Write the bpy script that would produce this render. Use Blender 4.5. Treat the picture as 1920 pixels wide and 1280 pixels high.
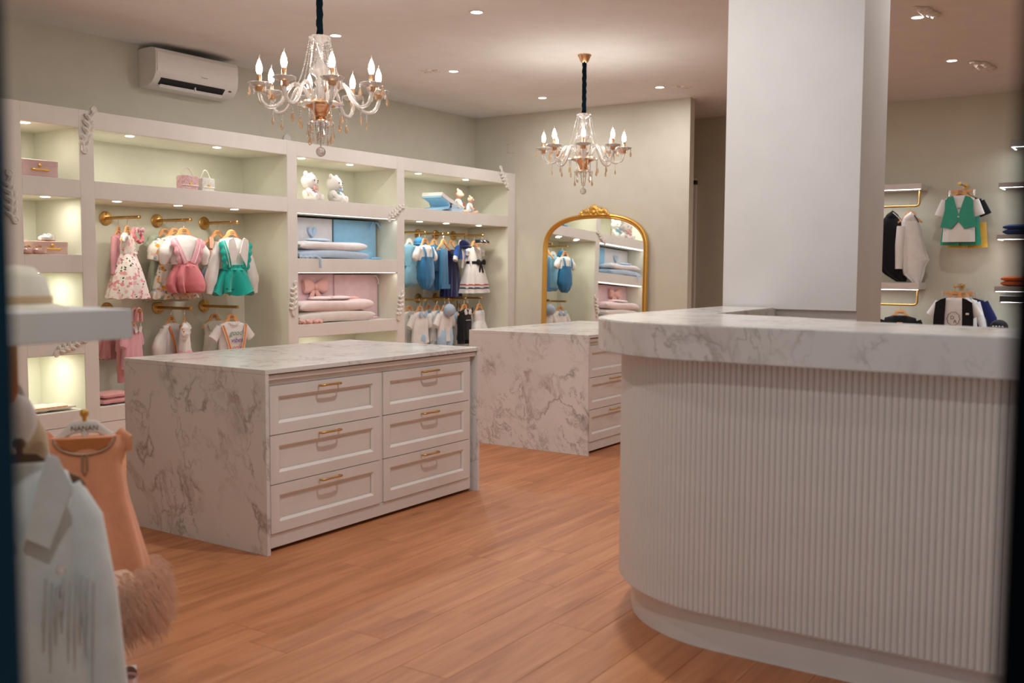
import bpy, bmesh, math, random
from mathutils import Vector, Matrix
PI = math.pi
SC = bpy.context.scene
for _o in list(bpy.data.objects):
    bpy.data.objects.remove(_o, do_unlink=True)

# ---------------------------------------------------------------- camera
cam_d = bpy.data.cameras.new('camera')
cam = bpy.data.objects.new('camera', cam_d)
SC.collection.objects.link(cam)
cam_d.sensor_width = 36.0
cam_d.lens = 34.91
cam_d.clip_start = 0.02
cam.matrix_world = Matrix(((0.55586776, 0.05790289, -0.82925164, 0.0),
                           (-0.83125694, 0.04446466, -0.5541072, 0.0),
                           (0.00478798, 0.99733151, 0.07284865, 1.30),
                           (0, 0, 0, 1)))
cam_d.dof.use_dof = True
cam_d.dof.focus_distance = 6.6
cam_d.dof.aperture_fstop = 2.6
SC.camera = cam

# ---------------------------------------------------------------- world, exposure
world = bpy.data.worlds.new('street_daylight')
SC.world = world
world.use_nodes = True
_bg = world.node_tree.nodes['Background']
_bg.inputs['Color'].default_value = (0.66, 0.86, 1.0, 1)
_bg.inputs['Strength'].default_value = 0.48
SC.view_settings.view_transform = 'Standard'
SC.view_settings.look = 'None'
SC.view_settings.exposure = 0.0
SC.view_settings.gamma = 1.0
SC.view_settings.use_curve_mapping = False
SC.cycles.use_denoising = True
SC.cycles.use_adaptive_sampling = True
SC.cycles.adaptive_threshold = 0.025
SC.cycles.light_sampling_threshold = 0.02
SC.cycles.max_bounces = 6
SC.cycles.diffuse_bounces = 4
SC.cycles.glossy_bounces = 4
SC.cycles.transmission_bounces = 5
SC.cycles.sample_clamp_indirect = 6.0

# light levels (watts)
W_SPOT = 10.5        # one ceiling downlight
W_PUCK = 2.3
W_BULB = 2.6         # one chandelier candle bulb
WARM = (1.0, 0.94, 0.86)
NEUTRAL = (1.0, 0.98, 0.96)

ZC = 3.08            # ceiling height
YF, YB = 6.445, 7.025   # front and back of the built-in shelving
XB, XR = 9.70, 11.10    # mirror wall, far wall

# ---------------------------------------------------------------- mesh helper
class MB:
    def __init__(s):
        s.v, s.f = [], []
    def add(s, verts, faces):
        n = len(s.v)
        s.v.extend([tuple(p) for p in verts])
        s.f.extend([tuple(i + n for i in f) for f in faces])
        return s
    def box(s, x0, x1, y0, y1, z0, z1, b=0.0):
        if b <= 0:
            vs = [(x0,y0,z0),(x1,y0,z0),(x1,y1,z0),(x0,y1,z0),(x0,y0,z1),(x1,y0,z1),(x1,y1,z1),(x0,y1,z1)]
            fs = [(0,3,2,1),(4,5,6,7),(0,1,5,4),(1,2,6,5),(2,3,7,6),(3,0,4,7)]
            return s.add(vs, fs)
        bm = bmesh.new()
        bmesh.ops.create_cube(bm, size=1.0)
        for v in bm.verts:
            v.co = ((v.co.x+.5)*(x1-x0)+x0, (v.co.y+.5)*(y1-y0)+y0, (v.co.z+.5)*(z1-z0)+z0)
        bmesh.ops.bevel(bm, geom=list(bm.edges), offset=b, segments=2, affect='EDGES', profile=0.7)
        return s.bm(bm)
    def bm(s, bm, M=None):
        bm.verts.index_update()
        vs = [(M @ v.co if M else v.co.copy()) for v in bm.verts]
        fs = [tuple(v.index for v in f.verts) for f in bm.faces]
        bm.free()
        return s.add(vs, fs)
    def tube(s, pts, r, n=8, cap=True, flat=1.0, up=None):
        """sweep a circle (or ellipse: flat) of radius r (number or list) along pts"""
        pts = [Vector(p) for p in pts]
        m = len(pts)
        rs = r if isinstance(r, (list, tuple)) else [r]*m
        T = []
        for i in range(m):
            a, b = pts[max(i-1, 0)], pts[min(i+1, m-1)]
            t = (b-a)
            T.append(t.normalized() if t.length > 1e-9 else Vector((0,0,1)))
        ref = Vector(up) if up else (Vector((0,0,1)) if abs(T[0].z) < .9 else Vector((1,0,0)))
        N = (ref - T[0]*ref.dot(T[0]))
        N = N.normalized() if N.length > 1e-6 else T[0].orthogonal().normalized()
        vs = []
        for i in range(m):
            if i:
                N = N - T[i]*N.dot(T[i])
                N = N.normalized() if N.length > 1e-6 else T[i].orthogonal().normalized()
            B = T[i].cross(N)
            for k in range(n):
                a = 2*PI*k/n
                vs.append(pts[i] + N*(math.cos(a)*rs[i]) + B*(math.sin(a)*rs[i]*flat))
        fs = []
        for i in range(m-1):
            for k in range(n):
                k2 = (k+1) % n
                fs.append((i*n+k, i*n+k2, (i+1)*n+k2, (i+1)*n+k))
        if cap:
            fs.append(tuple(range(n-1, -1, -1)))
            fs.append(tuple((m-1)*n+k for k in range(n)))
        return s.add(vs, fs)
    def lathe(s, prof, n=16, c=(0,0,0), cap=True, scallop=None):
        """prof: (r, z) list around vertical axis at c"""
        vs, fs = [], []
        m = len(prof)
        for (r, z) in prof:
            for k in range(n):
                a = 2*PI*k/n
                rr = max(r, 1e-4)
                if scallop and r > scallop[0]:
                    rr *= 1 + scallop[1]*math.cos(scallop[2]*a)
                vs.append((c[0]+rr*math.cos(a), c[1]+rr*math.sin(a), c[2]+z))
        for i in range(m-1):
            for k in range(n):
                k2 = (k+1) % n
                fs.append((i*n+k, i*n+k2, (i+1)*n+k2, (i+1)*n+k))
        if cap:
            fs.append(tuple(range(n-1, -1, -1)))
            fs.append(tuple((m-1)*n+k for k in range(n)))
        return s.add(vs, fs)
    def ball(s, c, rx, ry=None, rz=None, n=12, m=8, rot=None):
        ry = rx if ry is None else ry
        rz = rx if rz is None else rz
        vs, fs = [], []
        for i in range(m+1):
            t = PI*i/m
            for k in range(n):
                a = 2*PI*k/n
                st = max(math.sin(t), 1e-3)
                p = Vector((rx*st*math.cos(a), ry*st*math.sin(a), rz*math.cos(t)))
                if rot: p = rot @ p
                vs.append((c[0]+p.x, c[1]+p.y, c[2]+p.z))
        for i in range(m):
            for k in range(n):
                k2 = (k+1) % n
                fs.append((i*n+k, (i+1)*n+k, (i+1)*n+k2, i*n+k2))
        return s.add(vs, fs)
    def slab(s, poly, t, y=0.0, b=0.0, M=None):
        """polygon in the local x-z plane, thickness t in y (centred on y)"""
        bm = bmesh.new()
        vs = [bm.verts.new((p[0], y - t/2, p[1])) for p in poly]
        f = bm.faces.new(vs)
        r = bmesh.ops.extrude_face_region(bm, geom=[f])
        for e in r['geom']:
            if isinstance(e, bmesh.types.BMVert):
                e.co.y += t
        bmesh.ops.recalc_face_normals(bm, faces=list(bm.faces))
        if b > 0:
            es = [e for e in bm.edges if abs(e.verts[0].co.y - e.verts[1].co.y) < 1e-6]
            bmesh.ops.bevel(bm, geom=es, offset=b, segments=2, affect='EDGES')
        bmesh.ops.triangulate(bm, faces=[f for f in bm.faces if len(f.verts) > 4])
        return s.bm(bm, M)
    def plan(s, poly, z0, z1, b=0.0):
        """polygon in plan (x, y) extruded from z0 to z1"""
        bm = bmesh.new()
        vs = [bm.verts.new((p[0], p[1], z0)) for p in poly]
        f = bm.faces.new(vs)
        r = bmesh.ops.extrude_face_region(bm, geom=[f])
        for e in r['geom']:
            if isinstance(e, bmesh.types.BMVert):
                e.co.z = z1
        bmesh.ops.recalc_face_normals(bm, faces=list(bm.faces))
        if b > 0:
            es = [e for e in bm.edges if abs(e.verts[0].co.z - e.verts[1].co.z) < 1e-6]
            bmesh.ops.bevel(bm, geom=es, offset=b, segments=2, affect='EDGES')
        bmesh.ops.triangulate(bm, faces=[f for f in bm.faces if len(f.verts) > 4])
        return s.bm(bm)
    def rings(s, rings, cap0=True, cap1=True):
        n = len(rings[0])
        vs = [p for r in rings for p in r]
        fs = []
        for i in range(len(rings)-1):
            for k in range(n):
                k2 = (k+1) % n
                fs.append((i*n+k, i*n+k2, (i+1)*n+k2, (i+1)*n+k))
        if cap0: fs.append(tuple(range(n-1, -1, -1)))
        if cap1: fs.append(tuple((len(rings)-1)*n+k for k in range(n)))
        return s.add(vs, fs)
    def xform(s, M):
        s.v = [tuple(M @ Vector(p)) for p in s.v]
        return s
    def mesh(s, name, mat, smooth=False):
        me = bpy.data.meshes.new(name)
        me.from_pydata(s.v, [], s.f)
        if mat: me.materials.append(mat)
        if smooth:
            me.polygons.foreach_set('use_smooth', [True]*len(me.polygons))
            try:
                me.set_sharp_from_angle(angle=math.radians(smooth if smooth is not True else 50))
            except Exception:
                pass
        me.update()
        return me
    def build(s, name, mat, parent=None, smooth=False, loc=None, rot=None):
        return put(name, s.mesh(name, mat, smooth), parent, loc, rot)

def put(name, me, parent=None, loc=None, rot=None):
    o = bpy.data.objects.new(name, me)
    SC.collection.objects.link(o)
    if parent: o.parent = parent
    if loc: o.location = loc
    if rot: o.rotation_euler = rot if isinstance(rot, (tuple, list)) else (0, 0, rot)
    return o

def tag(o, label=None, cat=None, group=None, kind=None):
    if label: o['label'] = label
    if cat: o['category'] = cat
    if group: o['group'] = group
    if kind: o['kind'] = kind
    return o

def thing(name, label, cat, loc=(0,0,0), rot=0, group=None):
    o = bpy.data.objects.new(name, None)
    o.empty_display_size = .05
    SC.collection.objects.link(o)
    o.location = loc
    o.rotation_euler = rot if isinstance(rot, (tuple, list)) else (0, 0, rot)
    return tag(o, label, cat, group)

def copy_tree(o, parent=None):
    c = o.copy(); SC.collection.objects.link(c)
    if parent: c.parent = parent
    for ch in list(o.children):
        copy_tree(ch, c)
    return c

def lamp(name, kind, loc, energy, color, size=.1, parent=None, aim=(0,0,-1), spread=None, spot=None, blend=.5):
    d = bpy.data.lights.new(name, kind)
    d.energy = energy; d.color = color
    if kind == 'AREA':
        d.shape = 'DISK'; d.size = size
        if spread: d.spread = spread
    else:
        d.shadow_soft_size = size
    if kind == 'SPOT':
        d.spot_size = spot; d.spot_blend = blend
    o = bpy.data.objects.new(name, d); SC.collection.objects.link(o)
    if parent: o.parent = parent
    o.location = loc
    if kind in ('AREA', 'SPOT'):
        o.rotation_euler = Vector(aim).to_track_quat('-Z', 'Y').to_euler()
    return o

# ---------------------------------------------------------------- materials
MATS = {}
def _new(name):
    m = bpy.data.materials.new(name); m.use_nodes = True
    nt = m.node_tree
    return m, nt, nt.nodes, nt.links, nt.nodes['Principled BSDF']

def N(nt, t, **kw):
    n = nt.nodes.new(t)
    for k, v in kw.items():
        if k in n.inputs: n.inputs[k].default_value = v
        else: setattr(n, k, v)
    return n

def ramp(nt, stops, interp='LINEAR'):
    r = nt.nodes.new('ShaderNodeValToRGB')
    r.color_ramp.interpolation = interp
    e = r.color_ramp.elements
    while len(e) < len(stops): e.new(0.5)
    for i, (p, c) in enumerate(stops):
        e[i].position = p
        e[i].color = (c[0], c[1], c[2], 1) if not isinstance(c, (int, float)) else (c, c, c, 1)
    return r

def plain(name, col, rough=.5, metal=0.0, bump=0.0, bscale=200.0, sheen=0.0, var=0.0, vscale=6.0, coat=0.0, spec=None):
    if name in MATS: return MATS[name]
    m, nt, ns, L, b = _new(name)
    b.inputs['Base Color'].default_value = (*col, 1)
    b.inputs['Roughness'].default_value = rough
    b.inputs['Metallic'].default_value = metal
    if spec is not None: b.inputs['Specular IOR Level'].default_value = spec
    if sheen: b.inputs['Sheen Weight'].default_value = sheen
    if coat: b.inputs['Coat Weight'].default_value = coat
    tc = ns.new('ShaderNodeTexCoord')
    nz = N(nt, 'ShaderNodeTexNoise', Scale=vscale, Detail=3.0)
    L.new(tc.outputs['Object'], nz.inputs['Vector'])
    v = var if var else .03
    r = ramp(nt, [(.25, [c*(1-v) for c in col]), (.75, [min(1, c*(1+v)) for c in col])])
    L.new(nz.outputs['Fac'], r.inputs['Fac']); L.new(r.outputs['Color'], b.inputs['Base Color'])
    if bump:
        n2 = N(nt, 'ShaderNodeTexNoise', Scale=bscale, Detail=2.0)
        L.new(tc.outputs['Object'], n2.inputs['Vector'])
        bp = N(nt, 'ShaderNodeBump', Strength=bump, Distance=.01)
        L.new(n2.outputs['Fac'], bp.inputs['Height']); L.new(bp.outputs['Normal'], b.inputs['Normal'])
    MATS[name] = m
    return m

def cloth(name, col, knit=0.0, sheen=.25, rough=.85):
    """fabric with a fine weave (or knit ribs) and soft uneven tone"""
    if name in MATS: return MATS[name]
    m, nt, ns, L, b = _new(name)
    b.inputs['Roughness'].default_value = rough
    b.inputs['Sheen Weight'].default_value = sheen
    b.inputs['Specular IOR Level'].default_value = .2
    tc = ns.new('ShaderNodeTexCoord')
    nz = N(nt, 'ShaderNodeTexNoise', Scale=14.0, Detail=4.0)
    L.new(tc.outputs['Object'], nz.inputs['Vector'])
    r = ramp(nt, [(.25, [c*.93 for c in col]), (.75, [min(1, c*1.05) for c in col])])
    L.new(nz.outputs['Fac'], r.inputs['Fac']); L.new(r.outputs['Color'], b.inputs['Base Color'])
    w = N(nt, 'ShaderNodeTexWave', Scale=(55.0 if knit else 160.0), Distortion=1.0)
    w.bands_direction = 'X' if knit else 'DIAGONAL'
    L.new(tc.outputs['Object'], w.inputs['Vector'])
    bp = N(nt, 'ShaderNodeBump', Strength=(knit if knit else .12), Distance=.004)
    L.new(w.outputs['Fac'], bp.inputs['Height'])
    n3 = N(nt, 'ShaderNodeTexNoise', Scale=22.0, Detail=2.0)
    L.new(tc.outputs['Object'], n3.inputs['Vector'])
    b2 = N(nt, 'ShaderNodeBump', Strength=.25, Distance=.012)
    L.new(n3.outputs['Fac'], b2.inputs['Height']); L.new(bp.outputs['Normal'], b2.inputs['Normal'])
    L.new(b2.outputs['Normal'], b.inputs['Normal'])
    MATS[name] = m
    return m

def floral(name, base, petals, leaf, scale=30.0, centre=None):
    """printed cotton: scattered blossoms and leaves"""
    m, nt, ns, L, b = _new(name)
    b.inputs['Roughness'].default_value = .85
    b.inputs['Specular IOR Level'].default_value = .2
    tc = ns.new('ShaderNodeTexCoord')
    nz = N(nt, 'ShaderNodeTexNoise', Scale=scale*1.6, Detail=2.0)
    L.new(tc.outputs['Object'], nz.inputs['Vector'])
    mx = N(nt, 'ShaderNodeVectorMath', operation='SCALE'); mx.inputs['Scale'].default_value = .035
    L.new(nz.outputs['Color'], mx.inputs[0])
    ad = N(nt, 'ShaderNodeVectorMath', operation='ADD')
    L.new(tc.outputs['Object'], ad.inputs[0]); L.new(mx.outputs[0], ad.inputs[1])
    v1 = N(nt, 'ShaderNodeTexVoronoi', Scale=scale); L.new(ad.outputs[0], v1.inputs['Vector'])
    v2 = N(nt, 'ShaderNodeTexVoronoi', Scale=scale*1.15)
    of = N(nt, 'ShaderNodeVectorMath', operation='ADD'); of.inputs[1].default_value = (3.1, 1.7, 5.3)
    L.new(ad.outputs[0], of.inputs[0]); L.new(of.outputs[0], v2.inputs['Vector'])
    pr = ramp(nt, [(i/len(petals), c) for i, c in enumerate(petals)], 'CONSTANT')
    sp = N(nt, 'ShaderNodeSeparateColor'); L.new(v1.outputs['Color'], sp.inputs[0]); L.new(sp.outputs[0], pr.inputs['Fac'])
    lm = ramp(nt, [(.0, 1.0), (.27, 1.0), (.31, 0.0)]); L.new(v2.outputs['Distance'], lm.inputs['Fac'])
    s2 = N(nt, 'ShaderNodeSeparateColor'); L.new(v2.outputs['Color'], s2.inputs[0])
    g = ramp(nt, [(.0, 0.0), (.55, 1.0)], 'CONSTANT'); L.new(s2.outputs[1], g.inputs['Fac'])
    mu = N(nt, 'ShaderNodeMath', operation='MULTIPLY'); L.new(lm.outputs[0], mu.inputs[0]); L.new(g.outputs[0], mu.inputs[1])
    c1 = N(nt, 'ShaderNodeMix', data_type='RGBA'); c1.inputs[6].default_value = (*base, 1); c1.inputs[7].default_value = (*leaf, 1)
    L.new(mu.outputs[0], c1.inputs[0])
    pm = ramp(nt, [(.0, 1.0), (.40, 1.0), (.48, 0.0)]); L.new(v1.outputs['Distance'], pm.inputs['Fac'])
    g2 = ramp(nt, [(.0, 0.0), (.12, 1.0)], 'CONSTANT'); L.new(sp.outputs[1], g2.inputs['Fac'])
    m2 = N(nt, 'ShaderNodeMath', operation='MULTIPLY'); L.new(pm.outputs[0], m2.inputs[0]); L.new(g2.outputs[0], m2.inputs[1])
    c2 = N(nt, 'ShaderNodeMix', data_type='RGBA')
    L.new(m2.outputs[0], c2.inputs[0]); L.new(c1.outputs[2], c2.inputs[6]); L.new(pr.outputs[0], c2.inputs[7])
    out = c2
    if centre:
        pm2 = ramp(nt, [(.0, 1.0), (.12, 1.0), (.16, 0.0)]); L.new(v1.outputs['Distance'], pm2.inputs['Fac'])
        m3 = N(nt, 'ShaderNodeMath', operation='MULTIPLY'); L.new(pm2.outputs[0], m3.inputs[0]); L.new(g2.outputs[0], m3.inputs[1])
        c3 = N(nt, 'ShaderNodeMix', data_type='RGBA'); c3.inputs[7].default_value = (*centre, 1)
        L.new(m3.outputs[0], c3.inputs[0]); L.new(c2.outputs[2], c3.inputs[6]); out = c3
    L.new(out.outputs[2], b.inputs['Base Color'])
    MATS[name] = m
    return m

def emit(name, col, strength):
    if name in MATS: return MATS[name]
    m, nt, ns, L, b = _new(name)
    b.inputs['Base Color'].default_value = (*col, 1)
    b.inputs['Emission Color'].default_value = (*col, 1)
    b.inputs['Emission Strength'].default_value = strength
    MATS[name] = m
    return m

def marble(name):
    """white marble with grey-brown veins running steeply down and across"""
    m, nt, ns, L, b = _new(name)
    b.inputs['Roughness'].default_value = .22
    b.inputs['Specular IOR Level'].default_value = .45
    g = ns.new('ShaderNodeNewGeometry')
    d = Vector((.52, -.40, -.75)).normalized(); e1 = d.orthogonal().normalized(); e2 = d.cross(e1)
    cb = N(nt, 'ShaderNodeCombineXYZ')
    for i, (ax, k) in enumerate(((d, .48), (e1, 1.0), (e2, 1.0))):
        dp = N(nt, 'ShaderNodeVectorMath', operation='DOT_PRODUCT'); dp.inputs[1].default_value = ax*k
        L.new(g.outputs['Position'], dp.inputs[0]); L.new(dp.outputs['Value'], cb.inputs[i])
    w = N(nt, 'ShaderNodeTexNoise', Scale=2.4, Detail=5.0, Roughness=.62); L.new(cb.outputs[0], w.inputs['Vector'])
    sc = N(nt, 'ShaderNodeVectorMath', operation='SCALE'); sc.inputs['Scale'].default_value = .42
    L.new(w.outputs['Color'], sc.inputs[0])
    ad = N(nt, 'ShaderNodeVectorMath', operation='ADD'); L.new(cb.outputs[0], ad.inputs[0]); L.new(sc.outputs[0], ad.inputs[1])
    def ridge(scale, detail, w0, w1, rough=.5, off=0.0):
        n = N(nt, 'ShaderNodeTexNoise', Scale=scale, Detail=detail, Roughness=rough)
        o_ = N(nt, 'ShaderNodeVectorMath', operation='ADD'); o_.inputs[1].default_value = (off, off*1.7, off*.6)
        L.new(ad.outputs[0], o_.inputs[0]); L.new(o_.outputs[0], n.inputs['Vector'])
        s = N(nt, 'ShaderNodeMath', operation='SUBTRACT'); s.inputs[1].default_value = .5; L.new(n.outputs['Fac'], s.inputs[0])
        a = N(nt, 'ShaderNodeMath', operation='ABSOLUTE'); L.new(s.outputs[0], a.inputs[0])
        r = ramp(nt, [(.0, 1.0), (w0, .5), (w1, 0.0)]); L.new(a.outputs[0], r.inputs['Fac'])
        return r
    def mask(scale, lo, hi, top, off):
        n = N(nt, 'ShaderNodeTexNoise', Scale=scale, Detail=2.0)
        o_ = N(nt, 'ShaderNodeVectorMath', operation='ADD'); o_.inputs[1].default_value = (off, off*.7, off*1.6)
        L.new(cb.outputs[0], o_.inputs[0]); L.new(o_.outputs[0], n.inputs['Vector'])
        r = ramp(nt, [(lo, 0.0), (hi, top)]); L.new(n.outputs['Fac'], r.inputs['Fac']); return r
    def mul(a, c):
        q = N(nt, 'ShaderNodeMath', operation='MULTIPLY'); L.new(a.outputs[0], q.inputs[0]); L.new(c.outputs[0], q.inputs[1]); return q
    def mx(a, c):
        q = N(nt, 'ShaderNodeMath', operation='MAXIMUM'); L.new(a.outputs[0], q.inputs[0]); L.new(c.outputs[0], q.inputs[1]); return q
    v = mx(mul(ridge(3.0, 4.0, .010, .034, .5, 1.0), mask(4.2, .40, .60, .80, 3.0)),
           mx(mul(ridge(6.0, 5.0, .010, .030, .55, 5.0), mask(3.6, .46, .62, .62, 8.0)),
              mul(ridge(13.0, 4.0, .014, .045, .5, 9.0), mask(4.0, .52, .66, .55, 12.0))))
    tone = N(nt, 'ShaderNodeTexNoise', Scale=1.6, Detail=3.0); L.new(cb.outputs[0], tone.inputs['Vector'])
    tr = ramp(nt, [(.3, (.73, .69, .675)), (.7, (.82, .79, .775))]); L.new(tone.outputs['Fac'], tr.inputs['Fac'])
    vt = N(nt, 'ShaderNodeTexNoise', Scale=2.2); L.new(cb.outputs[0], vt.inputs['Vector'])
    vc = ramp(nt, [(.35, (.20, .19, .19)), (.65, (.36, .26, .20))]); L.new(vt.outputs['Fac'], vc.inputs['Fac'])
    c = N(nt, 'ShaderNodeMix', data_type='RGBA')
    L.new(v.outputs[0], c.inputs[0]); L.new(tr.outputs[0], c.inputs[6]); L.new(vc.outputs[0], c.inputs[7])
    L.new(c.outputs[2], b.inputs['Base Color'])
    MATS[name] = m
    return m

def wood_floor(name):
    m, nt, ns, L, b = _new(name)
    b.inputs['Roughness'].default_value = .42
    b.inputs['Specular IOR Level'].default_value = .35
    g = ns.new('ShaderNodeNewGeometry')
    oi = ns.new('ShaderNodeObjectInfo')
    of = N(nt, 'ShaderNodeVectorMath', operation='SCALE'); of.inputs[0].default_value = (37, 11, 5); L.new(oi.outputs['Random'], of.inputs['Scale'])
    ad = N(nt, 'ShaderNodeVectorMath', operation='ADD'); L.new(g.outputs['Position'], ad.inputs[0]); L.new(of.outputs[0], ad.inputs[1])
    mp = N(nt, 'ShaderNodeMapping'); mp.inputs['Scale'].default_value = (1.3, 15.0, 1.0); L.new(ad.outputs[0], mp.inputs['Vector'])
    n1 = N(nt, 'ShaderNodeTexNoise', Scale=1.3, Detail=6.0, Roughness=.6, Distortion=.8); L.new(mp.outputs[0], n1.inputs['Vector'])
    # the printed strips, about 6.5 cm wide, each with its own tone
    mp2 = N(nt, 'ShaderNodeMapping'); mp2.inputs['Scale'].default_value = (1.9, 15.6, 1.0); L.new(ad.outputs[0], mp2.inputs['Vector'])
    sx = N(nt, 'ShaderNodeSeparateXYZ'); L.new(mp2.outputs[0], sx.inputs[0])
    fy = N(nt, 'ShaderNodeMath', operation='FLOOR'); L.new(sx.outputs['Y'], fy.inputs[0])
    wn = N(nt, 'ShaderNodeTexWhiteNoise', noise_dimensions='1D'); L.new(fy.outputs[0], wn.inputs['W'])
    sh = N(nt, 'ShaderNodeMath', operation='ADD'); L.new(sx.outputs['X'], sh.inputs[0]); L.new(wn.outputs['Value'], sh.inputs[1])
    fx = N(nt, 'ShaderNodeMath', operation='FLOOR'); L.new(sh.outputs[0], fx.inputs[0])
    cb = N(nt, 'ShaderNodeCombineXYZ'); L.new(fx.outputs[0], cb.inputs[0]); L.new(fy.outputs[0], cb.inputs[1])
    w2 = N(nt, 'ShaderNodeTexWhiteNoise', noise_dimensions='2D'); L.new(cb.outputs[0], w2.inputs['Vector'])
    mixf = N(nt, 'ShaderNodeMath', operation='MULTIPLY_ADD'); mixf.inputs[1].default_value = .13; L.new(w2.outputs['Value'], mixf.inputs[0])
    sc = N(nt, 'ShaderNodeMath', operation='MULTIPLY'); sc.inputs[1].default_value = .87; L.new(n1.outputs['Fac'], sc.inputs[0]); L.new(sc.outputs[0], mixf.inputs[2])
    r = ramp(nt, [(.25, (.34, .118, .046)), (.5, (.50, .195, .082)), (.72, (.61, .265, .120))])
    L.new(mixf.outputs[0], r.inputs['Fac'])
    # knots
    kn = N(nt, 'ShaderNodeTexVoronoi', Scale=1.0); mk = N(nt, 'ShaderNodeMapping'); mk.inputs['Scale'].default_value = (1.1, 4.0, 1.0)
    L.new(ad.outputs[0], mk.inputs['Vector']); L.new(mk.outputs[0], kn.inputs['Vector'])
    kr = ramp(nt, [(.02, 1.0), (.10, 0.0)]); L.new(kn.outputs['Distance'], kr.inputs['Fac'])
    c = N(nt, 'ShaderNodeMix', data_type='RGBA'); c.inputs[7].default_value = (.22, .085, .035, 1)
    L.new(kr.outputs[0], c.inputs[0]); L.new(r.outputs[0], c.inputs[6])
    L.new(c.outputs[2], b.inputs['Base Color'])
    MATS[name] = m
    return m

def crystal(name, col, rough=.07):
    m, nt, ns, L, b = _new(name)
    b.inputs['Base Color'].default_value = (*col, 1)
    b.inputs['Roughness'].default_value = rough
    b.inputs['Transmission Weight'].default_value = .72
    b.inputs['IOR'].default_value = 1.55
    b.inputs['Specular IOR Level'].default_value = .8
    tc = ns.new('ShaderNodeTexCoord'); nz = N(nt, 'ShaderNodeTexNoise', Scale=60.0)
    L.new(tc.outputs['Object'], nz.inputs['Vector'])
    bp = N(nt, 'ShaderNodeBump', Strength=.12, Distance=.002); L.new(nz.outputs['Fac'], bp.inputs['Height']); L.new(bp.outputs['Normal'], b.inputs['Normal'])
    MATS[name] = m
    return m

M_WALL = plain('warm_cream_paint', (.61, .58, .49), .8)
M_CEIL = plain('white_ceiling_paint', (.79, .79, .78), .85)
# dark uneven smudge on the ceiling above the air conditioner
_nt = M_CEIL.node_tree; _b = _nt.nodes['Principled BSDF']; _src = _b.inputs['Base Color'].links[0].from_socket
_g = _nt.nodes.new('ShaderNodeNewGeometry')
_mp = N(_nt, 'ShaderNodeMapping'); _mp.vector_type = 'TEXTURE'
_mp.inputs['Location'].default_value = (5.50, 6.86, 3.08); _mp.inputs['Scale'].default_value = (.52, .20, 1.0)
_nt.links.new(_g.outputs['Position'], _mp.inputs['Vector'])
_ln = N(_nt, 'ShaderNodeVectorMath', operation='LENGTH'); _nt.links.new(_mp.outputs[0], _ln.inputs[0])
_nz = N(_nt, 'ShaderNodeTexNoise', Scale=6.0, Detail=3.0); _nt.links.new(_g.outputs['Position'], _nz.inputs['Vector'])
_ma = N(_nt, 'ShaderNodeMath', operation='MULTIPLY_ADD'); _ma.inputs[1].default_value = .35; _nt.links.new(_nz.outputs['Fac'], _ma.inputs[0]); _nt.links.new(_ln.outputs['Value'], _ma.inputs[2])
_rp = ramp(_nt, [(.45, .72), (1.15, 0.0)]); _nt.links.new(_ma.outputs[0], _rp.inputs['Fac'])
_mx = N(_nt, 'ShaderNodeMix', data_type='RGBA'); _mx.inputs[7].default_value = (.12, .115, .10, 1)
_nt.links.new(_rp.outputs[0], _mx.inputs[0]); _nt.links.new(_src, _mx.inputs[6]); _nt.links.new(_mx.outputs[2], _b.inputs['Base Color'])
M_UNIT = plain('off_white_lacquer', (.76, .73, .69), .5)
M_NICHE = plain('pale_cream_lacquer', (.73, .72, .60), .6)
M_WHITE = plain('satin_white_lacquer', (.80, .76, .73), .38)
M_COLUMN = plain('white_column_paint', (.78, .76, .75), .6)
M_PLASTER = plain('white_plaster', (.74, .71, .66), .6, bump=.05, bscale=300)
M_GREYWALL = plain('pale_grey_paint', (.60, .57, .46), .8)
M_BRASS = plain('brushed_brass', (.62, .38, .13), .32, 1.0, bump=.05, bscale=400)
M_GOLD = plain('gilded_gold', (.70, .40, .09), .42, .75, bump=.1, bscale=150)
M_ROSEGOLD = plain('rose_gold', (.80, .50, .30), .25, 1.0)
M_STEEL = plain('bright_steel', (.75, .75, .76), .22, 1.0)
M_HANGWOOD = plain('beech_hanger_wood', (.72, .36, .15), .45, var=.10, vscale=25)
M_INK = plain('dark_print', (.10, .06, .04), .7)
M_BLACK = plain('black_fabric', (.008, .008, .010), .9)
M_MARBLE = marble('white_veined_marble')
M_FLOOR = wood_floor('oak_laminate')
M_GLOW = emit('lamp_glow', (1.0, .96, .88), 14.0)
M_STRIP = emit('led_strip_glow', (.92, .97, 1.0), 9.0)
M_BULB = emit('candle_bulb_glow', (1.0, .92, .80), 45.0)
M_CRYS = crystal('clear_crystal', (.98, .93, .90))
M_AMBER = crystal('amber_crystal', (.95, .68, .45))
# ================================================================ the room
def struct(name, mb, mat, parent=None, smooth=False):
    o = mb.build(name, mat, parent, smooth)
    if not parent: o['kind'] = 'structure'
    return o

floor = struct('floor', MB().box(-.6, XR+.1, -1.3, 7.1, -.10, -.012), M_FLOOR)
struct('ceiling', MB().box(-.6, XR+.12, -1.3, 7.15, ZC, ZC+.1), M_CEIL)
struct('wall_left', MB().box(.9, XR+.1, YB, YB+.12, 0, ZC), M_WALL)
struct('wall_back', MB().box(XB, XB+.11, 4.271, YB, 0, ZC), M_WALL)
struct('wall_far', MB().box(XR, XR+.1, -1.3, YB, 0, ZC), M_GREYWALL)
struct('wall_right', MB().box(-.6, XR, -1.3, -1.2, 0, ZC), M_WALL)
struct('wall_front', MB().box(.86, .98, 1.78, YB, 0, ZC), M_WALL)

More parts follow.
